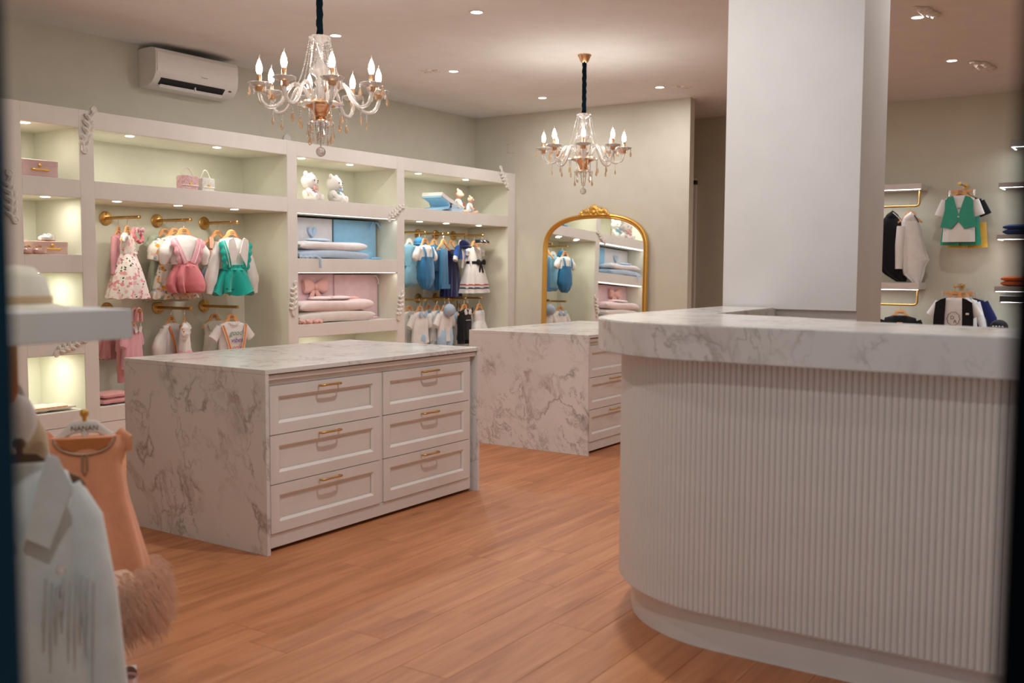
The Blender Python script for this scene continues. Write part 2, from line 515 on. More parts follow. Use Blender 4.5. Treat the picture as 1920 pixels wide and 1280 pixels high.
# planks: largest in view are objects, those left over stay joined
def planks():
    PW, PL, G = .192, 1.285, .0005
    cells = []
    rr = random.Random(3)
    row = 0
    y = -1.2
    while y < 6.44:
        off = -rr.random()*PL
        x = -.6 + off
        while x < XR:
            x0, x1 = max(x, -.6), min(x+PL, XR)
            if x1 - x0 > .05:
                cx, cy = (x0+x1)/2, y+PW/2
                hidden = (3.07 < x0 and x1 < 4.67 and 3.38 < y and y+PW < 4.36) or (x0 > 3.2 and x1 < 4.4 and y+PW < 1.75 and y > -.4)
                inview = cx*.829+cy*.554 > 1.0 and cy > .15*cx and cy < 1.75*cx and cx > 1.3
                if not hidden:
                    cells.append((0 if inview else 1, math.hypot(cx, cy), x0, x1, y, min(y+PW, 6.44)))
            x += PL
        y += PW; row += 1
    cells.sort()
    shared = {}
    rest = MB()
    for i, (_, _, x0, x1, y0, y1) in enumerate(cells):
        L, Wd = round(x1-x0, 4), round(y1-y0, 4)
        if i < 290:
            key = (L, Wd)
            if key not in shared:
                h, w, c = L/2 - G, Wd/2 - G, .0009
                vs, fs = [], []
                for (a, bb, z) in ((h, w, -.012), (h, w, -c), (h-c, w-c, 0.0)):
                    vs += [(-a, -bb, z), (a, -bb, z), (a, bb, z), (-a, bb, z)]
                for k in (0, 4):
                    for q in range(4):
                        fs.append((k+q, k+(q+1) % 4, k+4+(q+1) % 4, k+4+q))
                fs.append((8, 9, 10, 11))
                shared[key] = MB().add(vs, fs).mesh('plank', M_FLOOR)
            put('plank', shared[key], floor, ((x0+x1)/2, (y0+y1)/2, 0))
        else:
            rest.box(x0+G, x1-G, y0+G, y1-G, -.012, 0)
    r = rest.build('plank_field', M_FLOOR, floor)
    r['kind'] = 'stuff'
planks()

# column with a cladding board that stops just above counter height
colm = struct('wall_column', MB().box(4.74, 5.19, 1.235, 1.88, 0, ZC), M_COLUMN)
cladding = struct('cladding', MB().box(4.715, 4.74, 1.232, 1.885, 1.112, ZC, .002), M_COLUMN, colm)

# door on the far wall, only its jamb shows past the mirror wall
door = thing('door_1', None, None, (XR, 5.25, 0)); tag(door, kind='structure')
MB().box(-.035, -.002, -.39, .39, .01, 2.30, .004).build('door_leaf', M_WHITE, door)
for y0, y1 in ((-.47, -.395), (.395, .47)):
    MB().box(-.05, -.002, y0, y1, 0, 2.36, .004).build('jamb', M_WHITE, door)
MB().box(-.05, -.002, -.47, .47, 2.30, 2.375, .004).build('head_jamb', M_WHITE, door)
for z in (.35, 1.25, 2.1):
    MB().tube([(-.06, -.41, z), (-.06, -.41, z+.09)], .008, 8).build('hinge', M_STEEL, door)
MB().tube([(-.035, .33, 1.02), (-.08, .33, 1.02), (-.085, .22, 1.02)], .009, 8).build('handle', M_STEEL, door)

# dark posts of the shop entrance the view looks through
M_POSTL = plain('dark_teal_metal', (.003, .040, .075), .6, spec=.2)
M_POSTR = plain('black_metal', (.0008, .001, .002), .8, spec=.05)
struct('trim_1', MB().box(.30, .372, .655, .735, 0, 2.55, .004), M_POSTL)
struct('trim_2', MB().box(.4965, .58, -.02, .0625, 0, 2.55, .004), M_POSTR)

# ---------------------------------------------------------------- ceiling lights
def downlight(x, y, label, w=None, group='recessed ceiling downlights'):
    t = thing('ceiling_downlight', label, 'downlight', (x, y, ZC), 0, group)
    MB().lathe([(.040, -.001), (.041, -.005), (.052, -.005), (.054, 0)], 24, cap=False).build('trim_ring', M_WHITE, t, True)
    MB().lathe([(.040, -.003), (.02, -.0035), (.001, -.004)], 24, cap=False).build('lens', M_GLOW, t)
    lamp('downlight_lamp', 'AREA', (0, 0, -.012), w or W_SPOT, NEUTRAL, .08, t)
for x, y, lab in (
        (5.72, 4.13, 'small round ceiling downlight at the top edge between the chandeliers'),
        (5.70, 5.45, 'round ceiling downlight beside the cord of the nearer chandelier'),
        (7.29, 5.52, 'round ceiling downlight right of the small plaster rosette, near the shelf wall'),
        (8.90, 5.58, 'round ceiling downlight left of the farther chandelier, near the corner'),
        (9.00, 4.29, 'round ceiling downlight right of the farther chandelier, before the mirror wall'),
        (7.51, 1.60, 'round ceiling downlight right of the column under the plaster strip'),
        (9.19, 1.67, 'round ceiling downlight right of the column near the far wall')):
    downlight(x, y, lab)
downlight(3.5, 2.1, 'added fill downlight over the end of the counter, unseen above the view', 27.0, group='added fill downlights out of view')  # unseen lamp added to brighten the drawer fronts and column
downlight(5.7, .7, 'added fill downlight behind the column over the sales area, unseen above the view', group='added fill downlights out of view')  # unseen lamp added to lift the column side and right-hand area
downlight(.75, 1.0, 'added fill downlight just inside the entrance, unseen above the view', 16.0, group='added fill downlights out of view')  # unseen lamp added as frontal fill for the counter face and left foreground
downlight(2.0, 2.9, 'added fill downlight over the near end of the first island, unseen above the view', 9.0, group='added fill downlights out of view')  # unseen lamp added as fill for the island side and near field

# ---------------------------------------------------------------- cast plaster scrolls
def remeshed(mb, mat, voxel):
    me = mb.mesh('scroll_tmp', mat)
    o = bpy.data.objects.new('scroll_tmp', me); SC.collection.objects.link(o)
    md = o.modifiers.new('r', 'REMESH'); md.mode = 'VOXEL'; md.voxel_size = voxel; md.use_smooth_shade = True
    dg = bpy.context.evaluated_depsgraph_get()
    out = bpy.data.meshes.new_from_object(o.evaluated_get(dg))
    out.materials.clear(); out.materials.append(mat)
    bpy.data.objects.remove(o, do_unlink=True)
    return out

def spiral(mb, c, r0, turns, a0, rad, sgn=1, y=0.0):
    n = int(14*turns)
    pts, rs = [], []
    for i in range(n+1):
        t = i/n
        r = r0*(1-.80*t)
        a = a0 + sgn*turns*2*PI*t
        pts.append((c[0]+r*math.cos(a), y - .004*t, c[1]+r*math.sin(a)))
        rs.append(rad*(1-.35*t))
    mb.tube(pts, rs, 8)

def scroll_mesh():
    """acanthus scroll about 0.36 m long, along local z, lying on the plane y = 0"""
    mb = MB()
    P = [(-.030, -.17), (-.035, -.11), (-.015, -.06), (.002, -.01), (.0, .05), (.02, .10), (.038, .145)]
    fine = []
    for i in range(len(P)-1):
        for k in range(5):
            t = k/5
            fine.append((P[i][0]*(1-t)+P[i+1][0]*t, -.006, P[i][1]*(1-t)+P[i+1][1]*t))
    fine.append((P[-1][0], -.006, P[-1][1]))
    m = len(fine)
    mb.tube(fine, [.012+.006*math.sin(PI*i/(m-1)) for i in range(m)], 8)
    spiral(mb, (.030, .160), .030, 1.3, -1.2, .010, 1, -.006)
    spiral(mb, (-.016, -.165), .030, 1.3, 2.4, .010, -1, -.006)
    for (x, z, rx, rz, a) in ((.022, .118, .034, .017, .7), (-.016, .098, .030, .017, -.6), (.020, .062, .034, .019, .5), (-.020, .048, .036, .019, -.5),
                              (.022, .006, .038, .020, .6), (-.022, -.006, .038, .020, -.6), (.010, -.048, .036, .019, .7), (-.040, -.058, .032, .018, -.5),
                              (-.002, -.098, .032, .018, .8), (-.052, -.108, .026, .016, -.7)):
        mb.ball((x, -.010, z), rx, .014, rz, 10, 8, Matrix.Rotation(-a, 3, 'Y'))          # overlapping leaf lobes
        c, s_ = math.cos(a), math.sin(a)
        mb.tube([(x-c*rx*.8, -.018, z-s_*rx*.8), (x, -.026, z), (x+c*rx*.85, -.019, z+s_*rx*.85)], [.003, .006, .003], 6)
    for (x, z, r) in ((.030, .16, .010), (-.016, -.165, .011)):
        mb.ball((x, -.008, z), r, n=8, m=6)
    return remeshed(mb, M_PLASTER, .0036)
SCROLL = scroll_mesh()

def rosette_mesh():
    mb = MB()
    mb.ball((0, -.006, 0), .016, .012, .016, 10, 6)
    for k in range(6):
        a = k*PI/3
        mb.ball((math.cos(a)*.042, -.004, math.sin(a)*.042), .030, .011, .017, 8, 6, Matrix.Rotation(-a, 3, 'Y'))
    for k in range(6):
        a = k*PI/3
        mb.ball((math.cos(a)*.074, -.003, math.sin(a)*.074), .016, .009, .012, 8, 6, Matrix.Rotation(-a, 3, 'Y'))
    return remeshed(mb, M_PLASTER, .004)
ROSETTE = rosette_mesh()

def on_ceiling(name, me, x, y, rz, label, cat, s=1.0):
    o = put(name, me, None, (x, y, ZC+.002), (PI/2, 0, rz))
    o.scale = (s, s, s)
    return tag(o, label, cat)
on_ceiling('plaster_rosette', ROSETTE, 7.18, 5.69, .3, 'small white plaster flower on the ceiling left of a downlight', 'rosette', 1.1)
on_ceiling('plaster_rosette', ROSETTE, 9.11, 4.11, .8, 'small white plaster flower on the ceiling before the mirror wall', 'rosette', 1.1)
on_ceiling('plaster_scroll', SCROLL, 7.38, 1.51, 1.25, 'white plaster scroll on the ceiling above a downlight, right of the column', 'scroll')
on_ceiling('plaster_scroll', SCROLL, 9.55, 1.48, 1.3, 'faint white plaster scroll on the ceiling nearest the far wall', 'scroll', 1.35)

# ---------------------------------------------------------------- built-in shelving
def shelving():
    t = thing('wall_shelving', 'off-white built-in shelving with lit niches along the left wall', 'shelving', (0, YF, 0))
    D = YB - YF - .003
    ZT = 2.40
    ups = ((3.0, 3.745), (4.17, 4.28), (6.13, 6.245), (7.59, 7.70), (9.55, XB-.002))
    for a, b in ups:
        MB().box(a, b, 0, D, 0, ZT, .003).build('upright', M_UNIT, t)
    bays = [(3.745, 4.17), (4.28, 6.13), (6.245, 7.59), (7.70, 9.55)]
    rows_n = ((2.275, ZT), (1.785, 1.91), (1.26, 1.385), (.685, .80), (.175, .285))
    rows_h = ((2.275, ZT), (1.785, 1.91), (.175, .285))
    for i, (a, b) in enumerate(bays):
        for (z0, z1) in (rows_n if i in (0, 2) else rows_h):
            MB().box(a, b, .0005, D, z0, z1, .003).build('shelf_board', M_UNIT, t)
        MB().box(a, b, D-.012, D, .285, 2.275).build('back_panel', M_NICHE, t)
        for (za, zb) in ([(rows_n[q+1][1], rows_n[q][0]) for q in range(4)] if i in (0, 2) else [(rows_h[q+1][1], rows_h[q][0]) for q in range(2)]):
            for xa, xb in ((a, a+.002), (b-.002, b)):          # painted lining of each opening
                MB().box(xa, xb, .004, D-.012, za, zb).build('side_lining', M_NICHE, t)
            MB().box(a, b, .004, D-.012, zb-.002, zb).build('top_lining', M_NICHE, t)
        n = 1 if i == 0 else 2
        for k in range(n):                                    # flat plinth drawers below the lowest board
            w = (b-a)/n
            for z0, z1 in ((.004, .080), (.085, .172)):
                MB().box(a+k*w+.002, a+(k+1)*w-.002, .004, .30, z0, z1, .002).build('plinth_drawer', M_WHITE, t)
    # puck lights: (x, z of the board's underside)
    pk = [(3.83, 2.275), (4.64, 2.275), (5.45, 2.275), (6.39, 2.275), (7.01, 2.275), (8.03, 2.275), (8.85, 2.275),
          (4.52, 1.785), (5.06, 1.785), (5.62, 1.785), (8.05, 1.785), (8.50, 1.785), (9.1, 1.785),
          (3.96, 1.785), (3.96, 1.26), (3.96, .685), (6.9, .685)]
    for x, z in pk:
        d = .09 if z > 1.7 else .25
        p = MB().lathe([(.030, -.0015), (.031, -.005), (.024, -.006), (.002, -.006)], 16, (x, d, z)).build('puck_light', M_GLOW, t)
        big = z < 1.8 and (4.3 < x < 6.1 or x > 7.7)
        lamp('puck_lamp', 'AREA', (x, d+.02, z-.012), W_PUCK*(.80 if big else .72), (1.0, .97, .84), .05, t)
    for z, col, w in ((1.785, (.93, .97, 1.0), .9), (1.26, (1.0, .93, .88), .8)):      # light strips of the two bedding niches
        MB().box(6.26, 7.575, .012, .020, z-.006, z-.0022).build('light_strip', emit('soft_strip_glow', (.95, .97, 1.0), 2.5), t)
        d = bpy.data.lights.new('strip_lamp', 'AREA'); d.shape = 'RECTANGLE'; d.size = 1.3; d.size_y = .03; d.energy = w; d.color = col
        o = bpy.data.objects.new('strip_lamp', d); SC.collection.objects.link(o); o.parent = t; o.location = (6.92, .022, z-.012)
    # scrolls on the face: x, z, rotation in the face plane, scale
    for x, z, a, s in ((4.235, 2.265, .1, .92), (3.66, 1.76, -.25, .95), (4.06, .745, 1.05, .75), (6.187, 1.03, -.05, .82),
                       (7.625, .93, .12, .82), (7.57, 1.85, .85, .80), (9.46, 2.33, -.8, .85), (5.3, .23, 1.57, .6)):
        o = put('plaster_scroll', SCROLL, t, (x, -.001, z), (0, a, 0))
        o.scale = (s, s, s)
    return t
shelving()

# round wall vent and blank cover plate
t = thing('wall_vent', 'small round slatted vent on the wall above the shelving', 'vent', (6.68, YB, 2.505))
MB().lathe([(.046, -.0), (.050, .010), (.047, .014), (.042, .010)], 24).xform(Matrix.Rotation(PI/2, 4, 'X')).build('ring', M_WHITE, t, True)
MB().lathe([(.042, .002), (.001, .003)], 20).xform(Matrix.Rotation(PI/2, 4, 'X')).build('backing', M_INK, t)
for k in range(5):
    z = (k-2)*.016; w = math.sqrt(max(.041**2-z*z, 1e-5))
    MB().box(-w, w, -.012, -.004, z-.004, z+.004).build('slat', M_WHITE, t, rot=(0, .35, 0))
t = thing('cover_plate', 'blank square cover plate on the wall left of the farther chandelier', 'cover plate', (XB, 6.50, 2.70))
MB().box(-.008, -.0005, -.055, .055, -.055, .055, .002).build('plate', M_WALL, t)
for sy in (-1, 1):
    for sz in (-1, 1):
        MB().tube([(-.007, sy*.045, sz*.042), (-.0115, sy*.045, sz*.042)], .004, 8).build('screw', M_STEEL, t)

# ---------------------------------------------------------------- air conditioner
def aircon():
    t = thing('air_conditioner', 'white split air conditioner high on the left wall under the ceiling', 'air conditioner', (5.08, YB, 2.745))
    L = .83
    prof = [(0, .0), (-.04, -.004), (-.11, .002), (-.165, .022), (-.20, .055), (-.222, .10), (-.228, .16), (-.228, .265), (-.215, .292), (-.17, .303), (-.05, .303), (0, .296)]
    def ring(x, k=1.0):
        cy, cz = -.11, .15
        return [(x, cy+(p[0]-cy)*k, cz+(p[1]-cz)*k) for p in prof]
    MB().rings([ring(0.0, .985), ring(.006), ring(L-.006), ring(L, .985)]).build('casing', M_WHITE, t, 30)
    fr = MB()
    fr.rings([[(x, -.2285, .266), (x, -.232, .262), (x, -.2325, .125), (x, -.227, .105), (x, -.222, .11)] for x in (.012, L-.012)])
    fr.build('front_panel', M_WHITE, t, 30)
    M_SLOT = plain('black_plastic', (.01, .01, .012), .6)
    q = [(.06, -.2085, .066), (L-.13, -.2085, .066), (L-.13, -.166, .0195), (.06, -.166, .0195)]
    s = MB(); s.add([(p[0], p[1]-.003, p[2]-.003) for p in q] + [(p[0], p[1]+.012, p[2]+.01) for p in q], [(0,1,2,3),(7,6,5,4),(0,4,5,1),(1,5,6,2),(2,6,7,3),(3,7,4,0)])
    s.build('outlet_slot', M_SLOT, t)
    lv = MB(); lv.rings([[(x, -.185, .012), (x, -.190, .018), (x, -.168, -.004), (x, -.163, -.004)] for x in (.065, L-.135)])
    lv.build('louvre', M_WHITE, t)
    MB().box(.40, .408, -.197, -.18, .012, .04).build('louvre_clip', M_WHITE, t)
    MB().box(L-.085, L-.06, -.2085, -.195, .052, .062).build('sensor_window', M_INK, t)
    return t
aircon()

# ---------------------------------------------------------------- islands with drawers
def island(label, loc):
    t = thing('drawer_island', label, 'island', loc)
    LX, DY, H, T = 1.64, 1.025, .845, .021
    x0, x1, y0, y1 = 0, LX, 0, DY
    MB().box(x0, x1, y0, y1, H-T, H, .0015).build('marble_top', M_MARBLE, t)
    for a, b in ((x0, x0+T-.001), (x1-T+.001, x1)):
        MB().box(a, b, y0, y1, 0, H-T-.0005, .0012).build('marble_side', M_MARBLE, t)
    cx0, cx1 = x0+T+.001, x1-T-.028
    F = .035                                                   # cabinet face set back from the marble edge
    MB().box(cx0, cx1, F+.02, y1-F, .02, H-T-.004).build('carcass', M_WHITE, t)
    MB().box(cx0-.002, x1-T-.002, F-.022, F+.05, H-T-.030, H-T-.006, .006).build('cornice', M_WHITE, t)
    MB().box(cx0, cx1, F-.004, F+.02, .018, .083, .003).build('base_rail', M_WHITE, t)
    MB().box(cx0, cx1, F-.002, F+.02, .767, H-T-.031, .003).build('top_rail', M_WHITE, t)
    xm = (cx0+cx1)/2
    for a, b in ((cx0, cx0+.022), (xm-.012, xm+.012), (cx1-.022, cx1)):
        MB().box(a, b, F-.0035, F+.02, .085, .766, .003).build('stile', M_WHITE, t)
    for a, b in ((cx0+.024, xm-.014), (xm+.014, cx1-.024)):
        for k in range(3):
            z0 = .087 + k*.2275; z1 = z0+.2235
            d = MB()
            fw = .050                                          # shaker frame around a sunk panel
            d.box(a, b, F, F+.018, z0, z1)
            for (xa, xb, za, zb) in ((a, b, z1-fw, z1), (a, b, z0, z0+fw), (a, a+fw, z0+fw, z1-fw), (b-fw, b, z0+fw, z1-fw)):
                d.box(xa, xb, F-.012, F+.001, za, zb)
            i = fw                                             # sloped moulding inside the frame
            A = [(a+i, F-.012, z0+i), (b-i, F-.012, z0+i), (b-i, F-.012, z1-i), (a+i, F-.012, z1-i)]
            B = [(a+i+.013, F-.003, z0+i+.013), (b-i-.013, F-.003, z0+i+.013), (b-i-.013, F-.003, z1-i-.013), (a+i+.013, F-.003, z1-i-.013)]
            d.add(A+B, [(q, (q+1) % 4, 4+(q+1) % 4, 4+q) for q in range(4)])
            dr = d.build('drawer_front', M_WHITE, t)
            hx, hz = (a+b)/2, z1-.024
            pts = [(hx-.066, F-.016, hz), (hx-.066, F-.034, hz+.001), (hx-.058, F-.041, hz+.002), (hx-.03, F-.043, hz+.003), (hx+.03, F-.043, hz+.003), (hx+.058, F-.041, hz+.002), (hx+.066, F-.034, hz+.001), (hx+.066, F-.016, hz)]
            MB().tube(pts, .0055, 8).build('handle', M_BRASS, dr, True)
    return t
island('marble-clad drawer island in front, nearest the camera', (3.05, 3.36, 0))
island('marble-clad drawer island behind the nearer one, partly hidden by the counter', (5.994, 3.367, 0))

# ---------------------------------------------------------------- curved sales counter
def counter():
    t = thing('sales_counter', 'curved white fluted sales counter with thick marble top at right', 'counter', (0, 0, 0))
    YE = -.55
    def outline(x0, yl, r, xe, n=14):
        """front edge from the hidden end to the curve and along the left side"""
        pts = [(x0, YE)]
        cx, cy = x0+r, yl-r
        for k in range(n+1):
            a = PI - (PI/2)*k/n
            pts.append((cx+r*math.cos(a), cy+r*math.sin(a)))
        pts.append((xe, yl))
        return pts
    inner = [(4.70, 1.61), (3.90, 1.585), (3.86, 1.50), (3.80, 1.22), (3.62, .93), (3.51, .44), (3.50, YE)]
    MB().plan(outline(3.0, 1.885, .58, 4.705) + inner, 1.003, 1.12, .004).build('marble_top', M_MARBLE, t, 40)
    inb = [(4.69, 1.64), (3.95, 1.62), (3.80, 1.45), (3.74, 1.22), (3.57, .93), (3.46, .44), (3.45, YE)]
    MB().plan(outline(3.098, 1.812, .545, 4.69) + inb, .135, 1.001).build('body', M_WHITE, t, 40)
    MB().plan(outline(3.140, 1.775, .515, 4.685) + inb, 0, .134).build('plinth', M_WHITE, t, 40)
    # half-round ribs round the face
    path = outline(3.098, 1.812, .545, 4.66, 40)
    P, acc = .0196, 0.0
    n = 8
    prof = [(math.cos(PI*k/n)*P*.49, -math.sin(PI*k/n)*.0085) for k in range(n+1)]
    me = MB().rings([[(p[0], p[1], .143) for p in prof], [(p[0], p[1], 1.000) for p in prof]]).mesh('slat', M_WHITE, 60)
    nxt = 0.0
    for i in range(len(path)-1):
        a, b = Vector(path[i]), Vector(path[i+1])
        L = (b-a).length; d = (b-a)/L
        while nxt <= acc + L:
            p = a + d*(nxt-acc)
            # outward normal is to the left of the direction of travel
            nv = Vector((-d.y, d.x))
            ang = math.atan2(nv.y, nv.x) + PI/2               # local -y points outward
            if p.x < 3.95 and p.y > .05:
                put('slat', me, t, (p.x, p.y, 0), ang)
            nxt += P
        acc += L
    rest = MB()
    y = YE+.01
    while y < .05:
        rest.rings([[(3.098+q[1], y+q[0], z) for q in prof] for z in (.143, 1.0)])
        y += P
    o = rest.build('slat_field', M_WHITE, t); o['kind'] = 'stuff'
    return t
counter()

# ---------------------------------------------------------------- arched gilt mirror
def mirror():
    t = thing('arched_mirror', 'tall arched mirror in a gold frame with a floral crest', 'mirror', (XB-.068, 5.372, .02), (0, .0295, 0))
    hw, zs, zt = .612, 1.50, 1.845
    def arch(o, n=26):
        """outline in (y, z), offset outward by o"""
        pts = [(hw+o, -o*.3)]
        for k in range(n+1):
            a = (PI)*k/n
            c, s_ = math.cos(a), math.sin(a)
            e = 2/2.5
            pts.append(((hw+o)*math.copysign(abs(c)**e, c), zs + (zt-zs+o)*abs(s_)**e))
        pts.append((-hw-o, -o*.3))
        return pts
    # glass
    g = MB()
    a = arch(.012)
    g.add([(-.012, p[0], p[1]) for p in a] + [(-.004, p[0], p[1]) for p in a],
          [tuple(range(len(a))), tuple(range(2*len(a)-1, len(a)-1, -1))] + [(i, i+len(a), (i+1) % len(a)+len(a), (i+1) % len(a)) for i in range(len(a))])
    M_MIR = plain('mirror_silver', (.90, .91, .89), .015, 1.0); M_MIR.node_tree.nodes['Principled BSDF'].inputs['Metallic'].default_value = 1.0
    g.build('glass', M_MIR, t)
    # moulded frame
    prof = [(-.005, -.004), (-.005, -.022), (.004, -.030), (.010, -.024), (.018, -.030), (.030, -.040), (.042, -.034), (.048, -.020), (.048, -.002)]
    outs = [arch(o) for o, _ in prof]
    rings = [[(prof[j][1], outs[j][i][0], outs[j][i][1]) for j in range(len(prof))] for i in range(len(outs[0]))]
    MB().rings(rings).build('frame', M_GOLD, t, 40)
    # beading along the inner edge
    b = MB()
    a = arch(.008, 60)
    dist = 0
    pts = []
    for i in range(len(a)-1):
        p, q = Vector(a[i]), Vector(a[i+1])
        L = (q-p).length; n = max(1, int(L/.016))
        for k in range(n):
            r = p + (q-p)*k/n
            pts.append((-.030, r.x, r.y))
    b.tube(pts, [.0026 if i % 2 else .0048 for i in range(len(pts))], 6)
    b.build('beading', M_GOLD, t, True)
    # crest: shell, leaves and blossoms
    c = MB()
    for k in range(9):
        an = PI*(.12+.76*k/8)
        L = .10*(.8+.2*math.sin(an))
        c.tube([(-.03, math.cos(an)*.015, .015+math.sin(an)*.015), (-.045, math.cos(an)*L*.6, .01+math.sin(an)*L*.6), (-.038, math.cos(an)*L, .01+math.sin(an)*L)], [.007, .013, .008], 8)
    c.ball((-.04, 0, .02), .022, .03, .022, 10, 8)
    for s in (-1, 1):
        for (y, z, r) in ((.085, .035, .026), (.12, .028, .022), (.20, .012, .024), (.225, -.006, .018), (.065, .012, .02), (.185, -.01, .016)):
            for k in range(5):
                q = 2*PI*k/5
                c.ball((-.038, s*y+math.cos(q)*r*.55, z+math.sin(q)*r*.55), .012, r*.5, r*.5, 8, 6)
            c.ball((-.046, s*y, z), .010, r*.35, r*.35, 8, 6)
        for (y, z, a, l) in ((.15, .025, 1.1, .05), (.15, .02, .5, .055), (.145, .02, 1.7, .045), (.215, .0, -.3, .05), (.10, .05, 1.4, .04), (.24, -.01, -.9, .04)):
            c.tube([(-.03, s*(y+math.cos(a)*l*q), z+math.sin(a)*l*q) for q in (0, .4, .75, 1)], [.006, .014, .010, .002], 8)
        c.tube([(-.026, s*y, z) for y, z in ((.0, -.008), (.09, -.004), (.17, -.012), (.26, -.03))], [.02, .02, .018, .010], 8)
    for v in range(len(c.v)):
        x, y, z = c.v[v]
        c.v[v] = (x, y*.80, z + zt + .040)
    me = remeshed(c, M_GOLD, .0055)
    put('crest', me, t)
    return t
mirror()
# ================================================================ chandeliers
def chandelier(label, x, y, canopy_label=None):
    """origin on the ceiling; glass body between 2.60 and 1.93 m"""
    t = thing('crystal_chandelier', label, 'chandelier', (x, y, ZC), 0, 'crystal chandeliers')
    Z = lambda z: z - ZC
    MB().lathe([(.058, 0), (.058, -.006), (.050, -.018), (.034, -.055), (.022, -.066), (.004, -.068)], 24).build('canopy', M_ROSEGOLD, t, True)
    pts, rs = [], []
    for i in range(24):
        z = -.066 - i*(Z(2.585)*-1-.066)/23
        pts.append((.0015*math.sin(i*1.3), .0015*math.cos(i*1.7), z)); rs.append(.0185+.0018*math.sin(i*2.1))
    MB().tube(pts, rs, 12).build('velvet_sleeve', plain('dark_teal_velvet', (.0015, .008, .014), .95, spec=.1), t, True)
    # central glass column
    col = [(.012, 2.60), (.056, 2.595), (.060, 2.585), (.048, 2.575), (.022, 2.56), (.018, 2.54), (.030, 2.52), (.022, 2.50), (.018, 2.47), (.024, 2.45), (.042, 2.43), (.056, 2.41), (.048, 2.39), (.025, 2.375), (.020, 2.36), (.034, 2.34), (.022, 2.325), (.020, 2.25), (.03, 2.22), (.03, 2.20)]
    MB().lathe([(r, Z(z)) for r, z in col], 20, scallop=(.024, .06, 10)).build('column', M_CRYS, t, True)
    MB().lathe([(r, Z(z)) for r, z in ((.060, 2.240), (.094, 2.236), (.098, 2.225), (.082, 2.205), (.055, 2.195), (.040, 2.17), (.030, 2.150), (.040, 2.135), (.055, 2.130), (.056, 2.124), (.01, 2.12))], 24).build('bowl', M_ROSEGOLD, t, True)
    MB().lathe([(r, Z(z)) for r, z in ((.03, 2.215), (.125, 2.222), (.130, 2.216), (.06, 2.205))], 24, scallop=(.05, .05, 12)).build('upper_dish', M_AMBER, t, True)
    MB().lathe([(r, Z(z)) for r, z in ((.02, 2.122), (.075, 2.120), (.078, 2.113), (.03, 2.108))], 24, scallop=(.04, .05, 10)).build('lower_dish', M_CRYS, t, True)
    # crystal pieces, shared meshes
    drop = MB().rings([[(r*math.cos(k*PI/3+.2), r*.55*math.sin(k*PI/3+.2), z) for k in range(6)] for r, z in ((.0015, 0), (.006, -.010), (.012, -.035), (.009, -.044), (.001, -.052))]).mesh('pendant_drop', M_AMBER)
    small = MB().rings([[(r*math.cos(k*PI/3), r*math.sin(k*PI/3), z) for k in range(6)] for r, z in ((.001, 0), (.007, -.010), (.008, -.016), (.001, -.030))]).mesh('pendant_drop', M_CRYS)
    def strand(a, b, sag=0.0, r=.0058, parent=t):
        a, b = Vector(a), Vector(b)
        n = max(4, int((b-a).length/.011))
        pts, rs = [], []
        for i in range(2*n+1):
            u = i/(2*n)
            p = a.lerp(b, u); p.z -= sag*4*u*(1-u)
            pts.append(p); rs.append(r if i % 2 else .0012)
        MB().tube(pts, rs, 6).build('bead_strand', M_CRYS, parent)
    def pend(p, n=3, me=drop, rot=0.0, parent=t):
        if n:
            strand(p, (p[0], p[1], p[2]-.011*n), 0, .0055, parent)
        put('pendant_drop', me, parent, (p[0], p[1], p[2]-.011*n), rot)
    R = .335
    for k in range(8):
        a = 2*PI*k/8 + .18
        c, s = math.cos(a), math.sin(a)
        hi = k % 2                                             # arms alternate a little in height
        dz = .0
        ctrl = [(.055, 2.235), (.075, 2.27), (.105, 2.315), (.145, 2.322), (.175, 2.29), (.205, 2.235), (.245, 2.195), (.29, 2.19), (.322, 2.215), (.335, 2.255), (.335, 2.285)]
        pts, rs = [], []
        m = len(ctrl)-1
        for i in range(m*6+1):
            u = i/6; j = min(int(u), m-1); f = u-j
            p0, p1, p2, p3 = ctrl[max(j-1, 0)], ctrl[j], ctrl[j+1], ctrl[min(j+2, m)]
            q = [.5*((2*p1[d])+(-p0[d]+p2[d])*f+(2*p0[d]-5*p1[d]+4*p2[d]-p3[d])*f*f+(-p0[d]+3*p1[d]-3*p2[d]+p3[d])*f**3) for d in (0, 1)]
            pts.append((q[0]*c, q[0]*s, Z(q[1]+dz))); rs.append(.0125 if i % 2 else .0095)
        arm = MB().tube(pts, rs, 8).build('arm', M_CRYS, t, True)
        ex, ey = R*c, R*s
        MB().lathe([(r, Z(z)) for r, z in ((.012, 2.285), (.020, 2.288), (.050, 2.300), (.064, 2.312), (.060, 2.316), (.024, 2.300), (.014, 2.298))], 20, (ex, ey, 0), scallop=(.04, .07, 8)).build('bobeche', M_CRYS, arm, True)
        MB().lathe([(r, Z(z)) for r, z in ((.020, 2.268), (.026, 2.292), (.018, 2.300), (.014, 2.302))], 14, (ex, ey, 0)).build('cup', M_ROSEGOLD, arm, True)
        MB().lathe([(r, Z(z)) for r, z in ((.0125, 2.298), (.0130, 2.36), (.0115, 2.362))], 12, (ex, ey, 0)).build('candle_sleeve', M_ROSEGOLD, arm, True)
        MB().lathe([(r, Z(z)) for r, z in ((.010, 2.362), (.0165, 2.378), (.0178, 2.392), (.0150, 2.412), (.0095, 2.428), (.0040, 2.442))], 12, (ex, ey, 0)).build('flame_bulb', M_BULB, arm, True)
        MB().tube([(ex, ey, Z(2.440)), (ex+.002, ey, Z(2.455)), (ex+.005, ey, Z(2.468))], [.0042, .0028, .001], 8).build('bulb_tip', M_CRYS, arm, True)
        lamp('candle_lamp', 'POINT', (ex, ey, Z(2.400)), W_BULB, WARM, .03, t)
